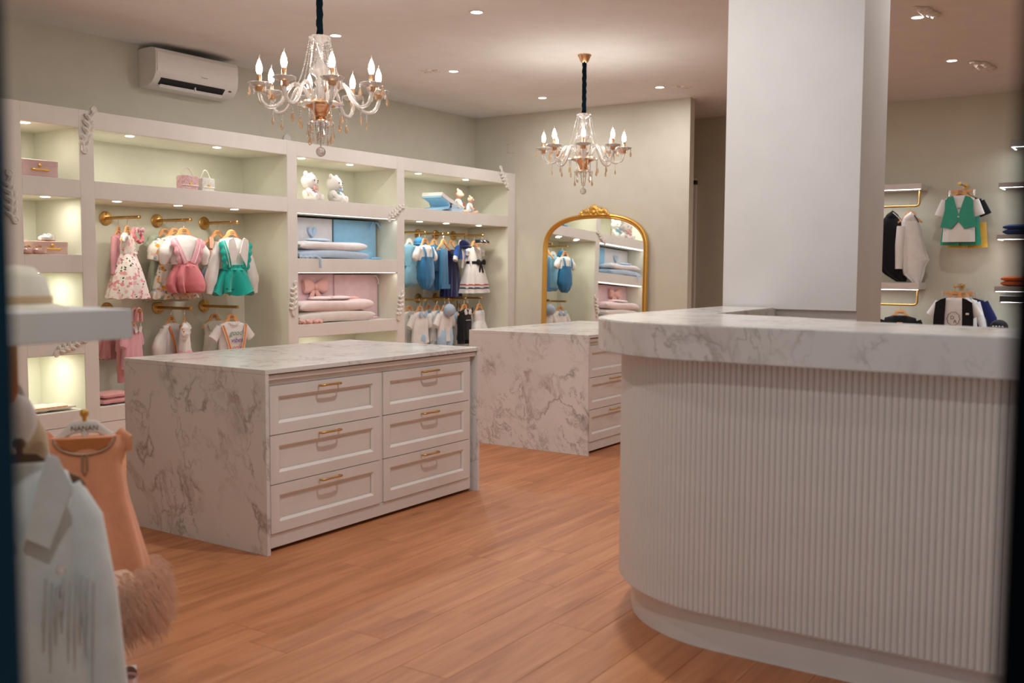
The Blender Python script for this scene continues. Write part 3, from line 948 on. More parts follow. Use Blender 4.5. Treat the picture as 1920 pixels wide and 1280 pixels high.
        # drops round the cup, under the arm
        for q in range(4):
            b = a + q*PI/2 + .4
            pend((ex+.062*math.cos(b), ey+.062*math.sin(b), Z(2.312)), 2, small if q % 2 else drop, b, arm)
        pend((.265*c, .265*s, Z(2.185)), 4, drop, a+1.57, arm)
        # garland from the crown down to the arm
        strand((.056*c, .056*s, Z(2.588)), (.125*c, .125*s, Z(2.325)), .035)
        if k % 2 == 0:
            strand((.056*c, .056*s, Z(2.588)), (.045*math.cos(a+.8), .045*math.sin(a+.8), Z(2.45)), .0)
            strand((.02*c, .02*s, Z(2.55)), (.05*c, .05*s, Z(2.41)), .0)
        pend((.122*math.cos(a+.3), .122*math.sin(a+.3), Z(2.212)), 8 if k % 2 else 5, drop, a)
        pend((.072*math.cos(a), .072*math.sin(a), Z(2.112)), 3 if k % 2 else 6, drop, a+.6)
        if k % 2: strand((.03*c, .03*s, Z(2.108)), (.015*c, .015*s, Z(2.0)), .0)
    strand((0, 0, Z(2.110)), (0, 0, Z(1.982)))
    MB().ball((0, 0, Z(1.955)), .028, n=10, m=7).build('crystal_ball', M_CRYS, t)
    return t
CH = chandelier('crystal chandelier with eight lit candle bulbs, the nearer and larger', 4.12, 4.06)
c2 = copy_tree(CH)
c2.location = (7.33, 4.185, ZC); c2.rotation_euler = (0, 0, .33)
c2['label'] = 'crystal chandelier with eight lit candle bulbs, the farther, above the mirror'
# ================================================================ clothing kit
# local frame: x to the viewer's right, front towards -y, z = 0 where the hanger hook rests on its rod
def lerp(a, b, t): return a + (b-a)*t

def body_mesh(rows, mat, depth=.05, amp=.0, freq=7, n=36, sub=4, ph=0.0, name='body', hem=None, front=0.0):
    R = []
    for i in range(len(rows)-1):
        for k in range(sub):
            t = k/sub
            R.append([lerp(rows[i][j], rows[i+1][j], t) for j in range(3)] + [lerp((rows[i]+(depth,))[3], (rows[i+1]+(depth,))[3], t)])
    R.append(list(rows[-1][:3]) + [(rows[-1]+(depth,))[3]])
    z0, z1 = R[0][0], R[-1][0]
    rings = []
    for (z, xl, xr, d) in R:
        cx, hw = (xl+xr)/2, (xr-xl)/2
        w = ((z0-z)/(z0-z1+1e-9))**1.2
        ring = []
        for k in range(n):
            a = 2*PI*k/n
            c, s = math.cos(a), math.sin(a)
            x = cx + hw*math.copysign(abs(c)**.8, c)
            f = amp*w*math.cos(freq*a+ph+1.3*math.sin(3*a+ph))
            y = -(d*math.copysign(abs(s)**.85, s)) - f*abs(s)**.5*math.copysign(1, s) + front
            x += f*.6*c
            zz = z
            if hem and w > .9:
                zz += hem*math.cos(freq*a+ph)*(w-.9)*10
            ring.append((x, y, zz))
        rings.append(ring)
    return MB().rings(rings).mesh(name, mat, True)

def ribbon_mb(pts, w, t=.004, ws=None):
    """flat strip following pts (x, y, z); width lies in the x-z plane"""
    pts = [Vector(p) for p in pts]
    rings = []
    for i, p in enumerate(pts):
        a, b = pts[max(i-1, 0)], pts[min(i+1, len(pts)-1)]
        d = b-a
        nx, nz = -d.z, d.x
        L = math.hypot(nx, nz) or 1
        ww = (ws[i] if ws else w)/2
        nx, nz = nx/L*ww, nz/L*ww
        rings.append([(p.x+nx, p.y-t/2, p.z+nz), (p.x-nx, p.y-t/2, p.z-nz), (p.x-nx, p.y+t/2, p.z-nz), (p.x+nx, p.y+t/2, p.z+nz)])
    return MB().rings(rings)

def arc(p, q, bulge, n=6):
    """points from p to q in (x, y, z) bowed towards -y by bulge"""
    return [(lerp(p[0], q[0], k/n), lerp(p[1], q[1], k/n) - bulge*math.sin(PI*k/n), lerp(p[2], q[2], k/n)) for k in range(n+1)]

HANG = {}
def hanger(label, loc, rot, w=.30, kind='wood', group='wooden hangers', bar=False, text=False):
    name = {'wood': 'wooden_hanger', 'white': 'white_hanger', 'clip': 'clip_hanger'}[kind]
    mat = M_HANGWOOD if kind == 'wood' else plain('white_plastic', (.80, .79, .77), .4)
    t = thing(name, label, 'hanger', loc, rot, group)
    key = (kind, w)
    if key not in HANG:
        h = w/2
        up = [(-h, -.172), (-h*.8, -.150), (-h*.55, -.124), (-.060, -.108), (-.052, -.088), (-.036, -.071), (-.018, -.063), (0, -.061)]
        lo = [(0, -.104), (-.016, -.107), (-.036, -.122), (-h*.55, -.150), (-h*.9, -.184), (-h, -.187)]
        poly = up + [(-x, z) for x, z in reversed(up[:-1])] + [(-x, z) for x, z in reversed(lo[1:])] + lo
        hook = [(0, 0, -.064), (0, 0, -.030), (.010, 0, -.022), (.017, 0, -.010), (.014, 0, .006), (.0, 0, .0135), (-.013, 0, .008), (-.016, 0, -.004)]
        if kind == 'clip':
            bd = MB().box(-h*.82, h*.82, -.007, .007, -.092, -.062, .003).mesh('bar', M_HANGWOOD, 40)
        else:
            bd = MB().slab(poly, .011, 0, .002).mesh('arms', mat, 40)
        HANG[key] = (bd, MB().tube(hook, .0016, 6).mesh('hook', M_STEEL, True), None)
    bd, hk, _ = HANG[key]
    put('arms' if kind != 'clip' else 'bar', bd, t); put('hook', hk, t)
    if bar:
        MB().tube([(-w*.42, 0, -.178), (w*.42, 0, -.178)], .004, 8).build('trouser_bar', mat, t)
    if kind == 'wood' and not text:
        if 'mark' not in HANG:
            m = MB()
            for z, k in ((-.080, 6), (-.092, 7)):
                for q in range(k):
                    x = (q-(k-1)/2)*.0062
                    m.box(x-.0024, x+.0024, -.0062, -.0055, z-.003, z+.003)
            HANG['mark'] = m.mesh('print', M_INK)
        o = put('print', HANG['mark'], t); o['kind'] = 'stuff'
    if text:
        o = letters('NANAN', .016, M_INK, t, (0, -.0068, -.098), 'print')
    if kind == 'clip':
        for s in (-1, 1):
            MB().box(s*w*.44-.010, s*w*.44+.010, -.010, .010, -.128, -.066, .003).build('clip', M_STEEL, t)
            MB().tube([(s*w*.40, 0, -.077), (s*w*.52, 0, -.077)], .004, 8).build('clip_slider', M_STEEL, t)
    return t

def letters(txt, size, mat, parent, loc, name='lettering', shear=0.0, rot=(PI/2, 0, 0)):
    cu = bpy.data.curves.new('txt', 'FONT'); cu.body = txt; cu.size = size; cu.align_x = 'CENTER'; cu.extrude = .0004; cu.shear = shear; cu.resolution_u = 3
    o = bpy.data.objects.new('txt', cu); SC.collection.objects.link(o)
    dg = bpy.context.evaluated_depsgraph_get()
    me = bpy.data.meshes.new_from_object(o.evaluated_get(dg)); me.materials.clear(); me.materials.append(mat)
    bpy.data.objects.remove(o, do_unlink=True)
    p = put(name, me, parent, loc, rot); p['kind'] = 'stuff'
    return p

class G:
    """one hanging garment: an empty at the hook point with its parts; its hanger is a thing of its own"""
    def __init__(s, name, label, cat, loc, rot=0.0, hang=None, w=.30, kind='wood', group=None, text=False, bar=False, hgroup=None):
        s.t = thing(name, label, cat, (loc[0], loc[1], loc[2]-.030), rot, group)
        s.t.scale = (1, 1, .95)
        if hang:
            hanger(hang, loc, rot, w, kind, hgroup or {'wood': 'wooden hangers', 'white': 'white hangers', 'clip': 'clip hangers'}[kind], bar, text)
    def body(s, part, rows, mat, depth=.045, amp=0.0, freq=7, ph=0.0, hem=None, n=36, front=0.0, sub=4):
        return put(part, body_mesh(rows, mat, depth, amp, freq, n, sub, ph, part, hem, front), s.t)
    def limb(s, part, pts, ws, mat, flat=.55, n=14, wr=0.0):
        P, W = [], []
        for i in range(len(pts)-1):
            for k in range(4):
                t = k/4
                P.append([lerp(pts[i][j], pts[i+1][j], t) for j in range(3)]); W.append(lerp(ws[i], ws[i+1], t)/2 + wr*math.sin(len(P)*2.4))
        P.append(pts[-1]); W.append(ws[-1]/2)
        return MB().tube(P, W, n, True, flat, up=(1, 0, 0)).build(part, mat, s.t, True)
    def sleeves(s, mat, sh, end, ws, mid=None, part='sleeve', flat=.6, wr=0.0, y=0.0, sides=(-1, 1)):
        for q in sides:
            pts = [(q*sh[0], y, sh[1])] + ([(q*mid[0], y, mid[1])] if mid else []) + [(q*end[0], y, end[1])]
            s.limb(part, pts, ws, mat, flat, wr=wr)
    def strip(s, part, pts, w, mat, t=.005, ws=None):
        return ribbon_mb(pts, w, t, ws).build(part, mat, s.t, True)
    def slab(s, part, poly, mat, y, t=.006, b=.001):
        return MB().slab(poly, t, y, b).build(part, mat, s.t, 40)
    def collar(s, mat, x=.05, z0=-.09, z1=-.15, y=-.045, wide=.05, point=0.0, part='collar'):
        for q in (-1, 1):
            poly = [(q*.008, z0-.045), (q*.030, z0-.012), (q*.048, z0+.006), (q*x, z0+.004), (q*(x+wide*.5), z0-.02), (q*(x+wide*.2), z1), (q*(.02+point), z1-.0)]
            if q < 0: poly = poly[::-1]
            s.slab(part, poly, mat, y, .006, .0015)
    def bow(s, c, w, mat, part='bow', tails=.0):
        bow_mb(c, w, tails).build(part, mat, s.t, True)
    def buttons(s, pts, mat, r=.006):
        for p in pts:
            MB().ball(p, r, r*.5, r, 8, 6).build('button', mat, s.t, True)

def bow_mb(c, w, tails=0.0):
    m = MB()
    for q in (-1, 1):
        pts = [(c[0], c[1], c[2]), (c[0]+q*w*.18, c[1]-.006, c[2]+.004), (c[0]+q*w*.36, c[1]-.006, c[2]+.006), (c[0]+q*w*.5, c[1]-.002, c[2]+.004)]
        m.tube(pts, [w*.07, w*.17, w*.24, w*.20], 12, True, .4, up=(0, 0, 1))
        if tails:
            m.tube([(c[0], c[1], c[2]), (c[0]+q*w*.14, c[1]-.004, c[2]-tails*.5), (c[0]+q*w*.24, c[1]-.004, c[2]-tails)], [w*.06, w*.10, w*.13], 10, True, .3, up=(1, 0, 0))
    m.ball((c[0], c[1]-.006, c[2]), w*.09, w*.08, w*.11, 10, 8)
    return m

# ---- fabric colours
C_WHITE = cloth('white_cotton', (.78, .75, .73))
C_CREAM = cloth('cream_cotton', (.76, .71, .60))
C_MAUVE = cloth('mauve_knit', (.56, .25, .28), knit=.2)
C_PINK = cloth('rose_pink_cotton', (.62, .19, .22))
C_PINKL = cloth('light_pink_cotton', (.74, .38, .44))
C_PINKK = cloth('dusty_pink_knit', (.70, .33, .33), knit=.25)
C_TEAL = cloth('teal_cotton', (.012, .38, .32))
C_SAGE = cloth('sage_green_cotton', (.42, .47, .36))
C_PEACH = cloth('peach_cotton', (.74, .42, .30))
C_DUSTBLUE = cloth('dusty_blue_cotton', (.25, .31, .44))
C_BLUEL = cloth('pale_blue_knit', (.24, .49, .65), knit=.2)
C_BLUEB = cloth('baby_blue_cotton', (.42, .60, .78))
C_BLUE = cloth('mid_blue_knit', (.03, .17, .36), knit=.2)
C_BLUED = cloth('denim_blue_cotton', (.03, .16, .33))
C_NAVY = cloth('navy_cotton', (.008, .012, .075))
C_ROYAL = cloth('royal_blue_cotton', (.02, .10, .38))
C_BLACK = cloth('black_cotton', (.010, .010, .013), sheen=.1)
C_ORANGE = cloth('orange_webbing', (.78, .24, .05))
C_STRIPE = cloth('peach_striped_webbing', (.82, .56, .42))
C_GREEN = cloth('jade_green_cotton', (.05, .33, .23))
C_YELLOW = cloth('yellow_cotton', (.75, .46, .08))
C_RED = cloth('red_trim', (.50, .06, .04))
C_GREY = cloth('pale_grey_cotton', (.62, .61, .56))
C_JEAN = cloth('dark_blue_jersey', (.015, .04, .16))
C_RUST = cloth('orange_jersey', (.62, .13, .03))
F_ROSE = floral('rose_print_cotton', (.78, .70, .67), [(.66, .24, .28), (.76, .45, .46), (.70, .32, .34), (.78, .52, .50)], (.07, .10, .04), 27)
F_SUN = floral('sunflower_print_cotton', (.76, .70, .62), [(.75, .33, .05), (.74, .48, .42), (.40, .45, .52), (.72, .36, .30)], (.26, .27, .12), 22, centre=(.35, .16, .03))
F_PATCH = floral('patchwork_print_cotton', (.70, .66, .66), [(.12, .10, .22), (.72, .30, .10), (.30, .32, .40), (.62, .30, .30)], (.08, .07, .12), 60)
P_PEARL = plain('pearl_button', (.80, .76, .68), .2)

# ---------------------------------------------------------------- brass arms and rails
def rod(label, x, z, y0=YB-.018, L=.437, group='brass display arms in the hanging bays'):
    t = thing('clothes_rail', label, 'rail', (x, y0, z), 0, group)
    fl = MB().lathe([(.0, 0), (.052, 0), (.055, .003), (.055, .008), (.050, .010), (.0, .010)], 28).xform(Matrix.Rotation(PI/2, 4, 'X'))
    fl.build('flange', M_BRASS, t, 40)
    for q in (-1, 1):
        MB().ball((0, -.011, q*.034), .011, .005, .011, 10, 6).build('screw', M_BRASS, t, True)
    MB().lathe([(.0, 0), (.0125, 0), (.0125, L-.03), (.0138, L-.028), (.0138, L-.004), (.011, L), (.0, L)], 14).xform(Matrix.Rotation(PI/2, 4, 'X')).build('arm', M_BRASS, t, 40)
    return t
Z1, Z2 = 1.68, .968
for x, n in ((4.74, 'first'), (5.212, 'second'), (5.69, 'third')):
    rod('brass arm, upper row of the left bay, %s from the left' % n, x, Z1)
for x, n in ((4.73, 'first'), (5.203, 'second'), (5.675, 'third')):
    rod('brass arm, lower row of the left bay, %s from the left' % n, x, Z2)
for x, n in ((8.20, 'first'), (8.60, 'second'), (8.92, 'third'), (9.242, 'last')):
    rod('brass arm, upper row of the right bay, %s from the left' % n, x, Z1)
for x, n in ((8.20, 'first'), (8.60, 'second'), (8.915, 'third'), (9.215, 'last')):
    rod('brass arm, lower row of the right bay, %s from the left' % n, x, Z2)

HW = 'wooden hanger carrying the %s'
# ================================================================ left bay, upper row
def left_bay():
    zc = Z1 + .0005
    # mauve cardigan, turned to the side
    g = G('cardigan', 'mauve knitted cardigan turned sideways on the first upper arm', 'cardigan', (4.74, 6.845, zc), .72, HW % 'mauve cardigan')
    g.body('body', [(-.098, -.055, .055, .02), (-.115, -.11, .11, .035), (-.16, -.135, .135), (-.30, -.135, .135), (-.405, -.14, .14)], C_MAUVE, .042, .006, 6)
    g.sleeves(C_MAUVE, (.115, -.135), (.185, -.43), (.085, .075, .055), (.16, -.28))
    g.strip('button_band', arc((0, -.040, -.11), (0, -.046, -.40), .006), .022, C_MAUVE)
    g.buttons([(0, -.052, -.14-.055*k) for k in range(5)], P_PEARL)
    # rose print dress
    g = G('floral_dress', 'white dress printed with pink roses, full skirt, on the first upper arm', 'dress', (4.74, 6.73, zc), .62, HW % 'rose print dress')
    g.body('bodice', [(-.115, -.05, .05, .025), (-.14, -.085, .085, .035), (-.20, -.10, .10, .045), (-.27, -.085, .085, .05)], F_ROSE, .045, .003, 8)
    g.body('skirt', [(-.265, -.085, .085, .05), (-.36, -.12, .12, .085), (-.48, -.165, .165, .115), (-.62, -.215, .215, .14)], F_ROSE, .12, .020, 9, hem=.006, n=54)
    for q in (-1, 1):
        g.limb('shoulder_frill', [(q*.05, 0, -.105), (q*.09, -.01, -.125), (q*.115, 0, -.165)], (.03, .06, .045), C_WHITE, .8, wr=.004)
    g.bow((.0, -.056, -.262), .05, F_ROSE, 'waist_bow', .04)
    # pink bow headband on a clip
    g = G('bow_headband', 'small pink ruffled headband with a bow, clipped at the end of the arm', 'headband', (4.74, 6.605, zc), .3)
    MB().tube([(0, 0, .013), (.012, 0, .0), (.004, 0, -.03), (-.006, 0, -.055)], .002, 6).build('clip_hook', M_STEEL, g.t)
    MB().box(-.03, .03, -.006, .006, -.075, -.055, .002).build('clip', M_STEEL, g.t)
    pts = [(.045*math.cos(2*PI*k/24), .02*math.sin(2*PI*k/24), -.115+.055*math.sin(2*PI*k/24)) for k in range(25)]
    MB().tube(pts, [.014+.004*math.sin(k*2.6) for k in range(25)], 8).build('band', C_PINK, g.t, True)
    g.bow((-.01, -.03, -.078), .085, C_PINKL, 'bow', .03)

    # sage green dress, at the back of the second arm
    g = G('sage_dress', 'sage green sleeveless dress with ruffled straps behind the sunflower print', 'dress', (5.212, 6.90, zc), .0, HW % 'sage green dress')
    g.body('bodice', [(-.12, -.10, .10, .02), (-.17, -.125, .10), (-.28, -.13, .12)], C_SAGE, .035, .004, 8)
    g.body('skirt', [(-.275, -.13, .13, .04), (-.42, -.165, .165, .05), (-.66, -.20, .20, .06)], C_SAGE, .05, .014, 9, hem=.006)
    for q in (-1, 1):
        g.limb('shoulder_frill', [(q*.07, 0, -.10), (q*.13, -.01, -.12), (q*.165, 0, -.19), (q*.14, 0, -.24)], (.03, .06, .065, .03), C_SAGE, .6, wr=.005)
    # sunflower print dress
    g = G('sunflower_dress', 'cream dress with yellow sunflower print and ruffled hem on the second upper arm', 'dress', (5.222, 6.79, zc), .0, HW % 'sunflower print dress')
    g.body('bodice', [(-.10, -.06, .06, .02), (-.125, -.13, .13, .03), (-.20, -.155, .155), (-.34, -.15, .15)], F_SUN, .04, .004, 8)
    g.body('skirt', [(-.335, -.15, .15, .045), (-.46, -.19, .19, .055), (-.55, -.21, .21, .06)], F_SUN, .05, .013, 9, n=54)
    g.body('hem_frill', [(-.54, -.205, .205, .062), (-.58, -.235, .235, .07), (-.635, -.25, .25, .078)], F_SUN, .07, .016, 13, hem=.007, n=60)
    g.sleeves(F_SUN, (.135, -.15), (.215, -.31), (.08, .13, .10), (.195, -.22), wr=.004)
    # white blouse with pink bloomers
    g = G('pink_romper', 'rose pink bloomers with scalloped braces over a white blouse', 'romper', (5.212, 6.665, zc), .0, HW % 'pink bloomers outfit')
    g.body('blouse', [(-.098, -.055, .055, .02), (-.12, -.13, .13, .03), (-.20, -.145, .145), (-.345, -.125, .125)], C_WHITE, .040, .005, 8)
    g.sleeves(C_WHITE, (.12, -.15), (.205, -.345), (.09, .135, .045), (.185, -.25), 'puff_sleeve', wr=.003)
    g.body('bloomers', [(-.335, -.085, .085, .04), (-.36, -.105, .105, .05), (-.44, -.150, .150, .06), (-.52, -.160, .160, .065), (-.57, -.135, .135, .055), (-.585, -.10, .10, .03)], C_PINK, .065, .055, 6, front=-.02, n=72)
    g.body('waist_frill', [(-.315, -.105, .105, .045), (-.340, -.09, .09, .045), (-.36, -.11, .11, .055)], C_PINK, .05, .010, 15, front=-.015, n=60)
    for q in (-1, 1):
        g.strip('brace', arc((q*.125, -.036, -.125), (q*.035, -.062, -.335), .008), .040, C_PINKL, .006)
        pts = [(q*lerp(.150, .075, k/12), -.046-.012*math.sin(PI*k/12), lerp(-.14, -.335, k/12)) for k in range(13)]
        MB().tube(pts, [.016+.016*abs(math.sin(PI*k/4)) for k in range(13)], 8, True, .3, up=(1, 0, 0)).build('scalloped_frill', C_PINKL, g.t, True)
        g.strip('white_piping', arc((q*.135, -.046, -.13), (q*.048, -.072, -.33), .008), .004, C_WHITE, .004)

    # peach and blue dress behind
    g = G('peach_dress', 'peach sleeveless top with dusty blue peplum behind the teal outfit', 'dress', (5.69, 6.835, zc), .0, HW % 'peach and blue dress')
    g.body('bodice', [(-.135, -.10, .10, .02), (-.18, -.105, .105, .035), (-.36, -.12, .12, .045)], C_PEACH, .04, .005, 7)
    for q in (-1, 1):
        g.strip('strap', [(q*.075, -.01, -.10), (q*.080, -.02, -.15), (q*.09, -.03, -.20)], .045, C_PEACH, .008)
    g.body('peplum', [(-.355, -.12, .12, .05), (-.43, -.175, .175, .06), (-.46, -.185, .185, .062)], C_DUSTBLUE, .05, .012, 11, hem=.006)
    g.body('shorts', [(-.45, -.13, .13, .045), (-.56, -.14, .14, .05), (-.575, -.14, .14, .045)], C_GREY, .05, .006, 7)
    # teal outfit
    g = G('teal_outfit', 'white long-sleeved blouse with big collar and teal scalloped shorts', 'outfit', (5.69, 6.655, zc), .0, HW % 'teal shorts outfit')
    g.body('blouse', [(-.105, -.055, .055, .02), (-.125, -.13, .13, .03), (-.20, -.15, .15), (-.38, -.125, .125)], C_WHITE, .040, .005, 8)
    g.sleeves(C_WHITE, (.135, -.155), (.245, -.60), (.085, .125, .055), (.225, -.46), wr=.003)
    g.body('shorts', [(-.365, -.115, .115, .045), (-.40, -.125, .125, .055), (-.50, -.165, .165, .06), (-.60, -.185, .185, .065)], C_TEAL, .06, .050, 6, hem=.020, front=-.014, n=72)
    g.body('waist_frill', [(-.345, -.125, .125, .05), (-.372, -.115, .115, .048), (-.392, -.13, .13, .058)], C_TEAL, .05, .010, 15, front=-.014, n=60)
    for q in (-1, 1):
        g.strip('brace', arc((q*.120, -.034, -.135), (q*.075, -.066, -.37), .01), .038, C_TEAL, .006)
        pts = [(q*lerp(.155, .115, k/16), -.046-.012*math.sin(PI*k/16), lerp(-.145, -.39, k/16)) for k in range(17)]
        MB().tube(pts, [.015+.016*abs(math.sin(PI*k/4)) for k in range(17)], 8, True, .3, up=(1, 0, 0)).build('scalloped_frill', C_TEAL, g.t, True)
        g.strip('white_piping', arc((q*.128, -.048, -.14), (q*.088, -.078, -.365), .01), .004, C_WHITE, .004)
        poly = [(q*.006, -.245), (q*.018, -.215), (q*.045, -.115), (q*.06, -.105), (q*.10, -.125), (q*.108, -.17), (q*.098, -.25), (q*.078, -.355)]
        g.slab('pointed_collar', poly if q > 0 else poly[::-1], C_WHITE, -.088, .007, .002)
        for (x, z) in ((.075, -.572), (.135, -.566)):           # cut-out flowers along the hem
            for k in range(3):
                a = PI/2 + (k-1)*.8
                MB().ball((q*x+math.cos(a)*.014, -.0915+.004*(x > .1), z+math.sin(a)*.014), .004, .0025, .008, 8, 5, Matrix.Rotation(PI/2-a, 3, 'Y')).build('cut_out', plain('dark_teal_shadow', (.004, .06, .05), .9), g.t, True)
    g.buttons([(0, -.052, -.26), (0, -.052, -.30)], P_PEARL)

    # ------------------------------------------------ lower row
    zl = Z2 + .0005
    g = G('pink_cardigan', 'dusty pink knitted cardigan on the first lower arm', 'cardigan', (4.73, 6.93, zl), .25, HW % 'dusty pink cardigan')
    g.body('body', [(-.10, -.05, .05, .02), (-.12, -.12, .12, .03), (-.20, -.135, .135), (-.37, -.14, .14)], C_PINKK, .042, .010, 9, hem=.008)
    g.sleeves(C_PINKK, (.12, -.15), (.20, -.33), (.085, .075, .06), None)
    g = G('pink_overalls', 'long pink knitted trousers with a lace edge on the first lower arm', 'trousers', (4.735, 6.80, zl), .55, HW % 'long pink trousers')
    g.body('bib', [(-.11, -.06, .06, .02), (-.14, -.10, .10), (-.30, -.11, .11)], C_PINKK, .04, .005, 7)
    for q in (-1, 1):
        g.limb('trouser_leg', [(q*.05, 0, -.29), (q*.058, 0, -.42), (q*.06, 0, -.56)], (.11, .10, .085), C_PINKK, .6, wr=.003)
    g = G('pink_shirt_dress', 'light pink shirt dress nearest the end of the first lower arm', 'dress', (4.73, 6.69, zl), .55, HW % 'light pink shirt dress')
    g.body('body', [(-.10, -.05, .05, .02), (-.12, -.11, .11, .03), (-.22, -.12, .12), (-.44, -.15, .15)], C_PINKL, .045, .012, 8, hem=.006)
    g.sleeves(C_PINKL, (.11, -.14), (.165, -.26), (.08, .09, .07), None)
    g.collar(C_WHITE, .045, -.09, -.15, -.05)
    for i, y in enumerate((6.645, 6.60)):
        t = thing('baby_tights', ('pale pink' if i == 0 else 'rose pink')+' rolled baby socks draped over the end of the lower arm', 'socks', (4.73, y, zl))
        R_ = [(.0, 0, .016), (.016, 0, .008), (.019, 0, -.02), (.020, 0, -.06), (.018, 0, -.085)]
        MB().tube([(-p[0], p[1], p[2]) for p in reversed(R_)] + R_[1:], [.012, .013, .012, .011, .011, .011, .012, .013, .012], 10).build('knit', C_PINKL if i == 0 else C_PINKK, t, True)
        MB().tube([(.017, 0, -.060), (.019, 0, -.066)], .0145, 10).build('cuff', C_WHITE if i == 0 else C_PINKL, t, True)

    g = G('suspender_blouse', 'white puff-sleeved blouse with orange braces on the second lower arm', 'blouse', (5.203, 6.835, zl), .42, HW % 'blouse with orange braces')
    g.body('blouse', [(-.10, -.055, .055, .02), (-.12, -.13, .13, .03), (-.22, -.15, .15), (-.38, -.135, .135)], C_WHITE, .045, .006, 8)
    g.sleeves(C_WHITE, (.12, -.16), (.185, -.46), (.10, .17, .06), (.20, -.30), 'puff_sleeve', wr=.004)
    g.body('shorts', [(-.36, -.125, .125, .05), (-.42, -.14, .14, .06), (-.52, -.15, .15, .06)], F_PATCH, .05, .012, 9)
    for q in (-1, 1):
        g.strip('brace', arc((q*.09, -.035, -.12), (q*.045, -.062, -.37), .01), .022, C_ORANGE, .005)
    g = G('tutu_dress', 'white frilled top with pink tutu skirt on the second lower arm', 'dress', (5.203, 6.665, zl), .85, HW % 'pink tutu dress')
    g.body('top', [(-.11, -.06, .06, .02), (-.14, -.10, .10, .035), (-.33, -.105, .105, .045)], C_WHITE, .045, .005, 8)
    g.body('tutu', [(-.32, -.10, .10, .05), (-.40, -.14, .14, .07), (-.52, -.16, .16, .08)], C_PINKL, .1, .014, 13, hem=.006, n=60)
    for q in (-1, 1):
        g.limb('shoulder_frill', [(q*.05, 0, -.10), (q*.10, -.015, -.12), (q*.12, -.01, -.19), (q*.10, 0, -.24)], (.03, .075, .07, .03), C_WHITE, .7, wr=.006)

    g = G('cream_dress', 'cream sleeveless dress behind the lettered T-shirt', 'dress', (5.675, 6.875, zl), .1, HW % 'cream sleeveless dress')
    g.body('body', [(-.10, -.06, .06, .02), (-.13, -.13, .13, .035), (-.20, -.105, .105), (-.30, -.115, .115), (-.52, -.16, .16)], C_CREAM, .045, .010, 8)
    g.slab('yoke', [(-.12, -.125), (-.06, -.10), (.06, -.10), (.12, -.125), (.10, -.18), (-.10, -.18)], C_CREAM, -.044, .006, .002)
    g = G('lettered_tshirt', 'white T-shirt with hand lettering and striped braces on the third lower arm', 'T-shirt', (5.675, 6.655, zl), .0, HW % 'lettered T-shirt')
    g.body('body', [(-.10, -.06, .06, .02), (-.122, -.13, .13, .03), (-.20, -.135, .135), (-.40, -.135, .135)], C_WHITE, .040, .005, 8)
    g.sleeves(C_WHITE, (.125, -.15), (.205, -.25), (.09, .095, .10), None, 'short_sleeve')
    g.strip('neck_band', [(-.06, -.03, -.100), (-.03, -.044, -.118), (0, -.048, -.124), (.03, -.044, -.118), (.06, -.03, -.100)], .012, C_WHITE, .006)
    g.body('shorts', [(-.375, -.125, .125, .048), (-.44, -.14, .14, .055), (-.52, -.145, .145, .055)], F_PATCH, .05, .012, 9)
    for q in (-1, 1):
        g.strip('brace', arc((q*.125, -.036, -.128), (q*.055, -.056, -.39), .01), .030, C_STRIPE, .005)
        g.strip('brace_stripe', arc((q*.122, -.041, -.128), (q*.052, -.061, -.39), .01), .009, C_ORANGE, .004)
    letters('good', .066, plain('green_print', (.10, .30, .22), .8), g.t, (0, -.052, -.218), shear=.35)
    letters('vibes', .062, plain('purple_print', (.10, .05, .32), .8), g.t, (.008, -.054, -.282), shear=.25)
    letters('only', .058, plain('red_print', (.60, .10, .08), .8), g.t, (.004, -.055, -.345), shear=.35)
left_bay()

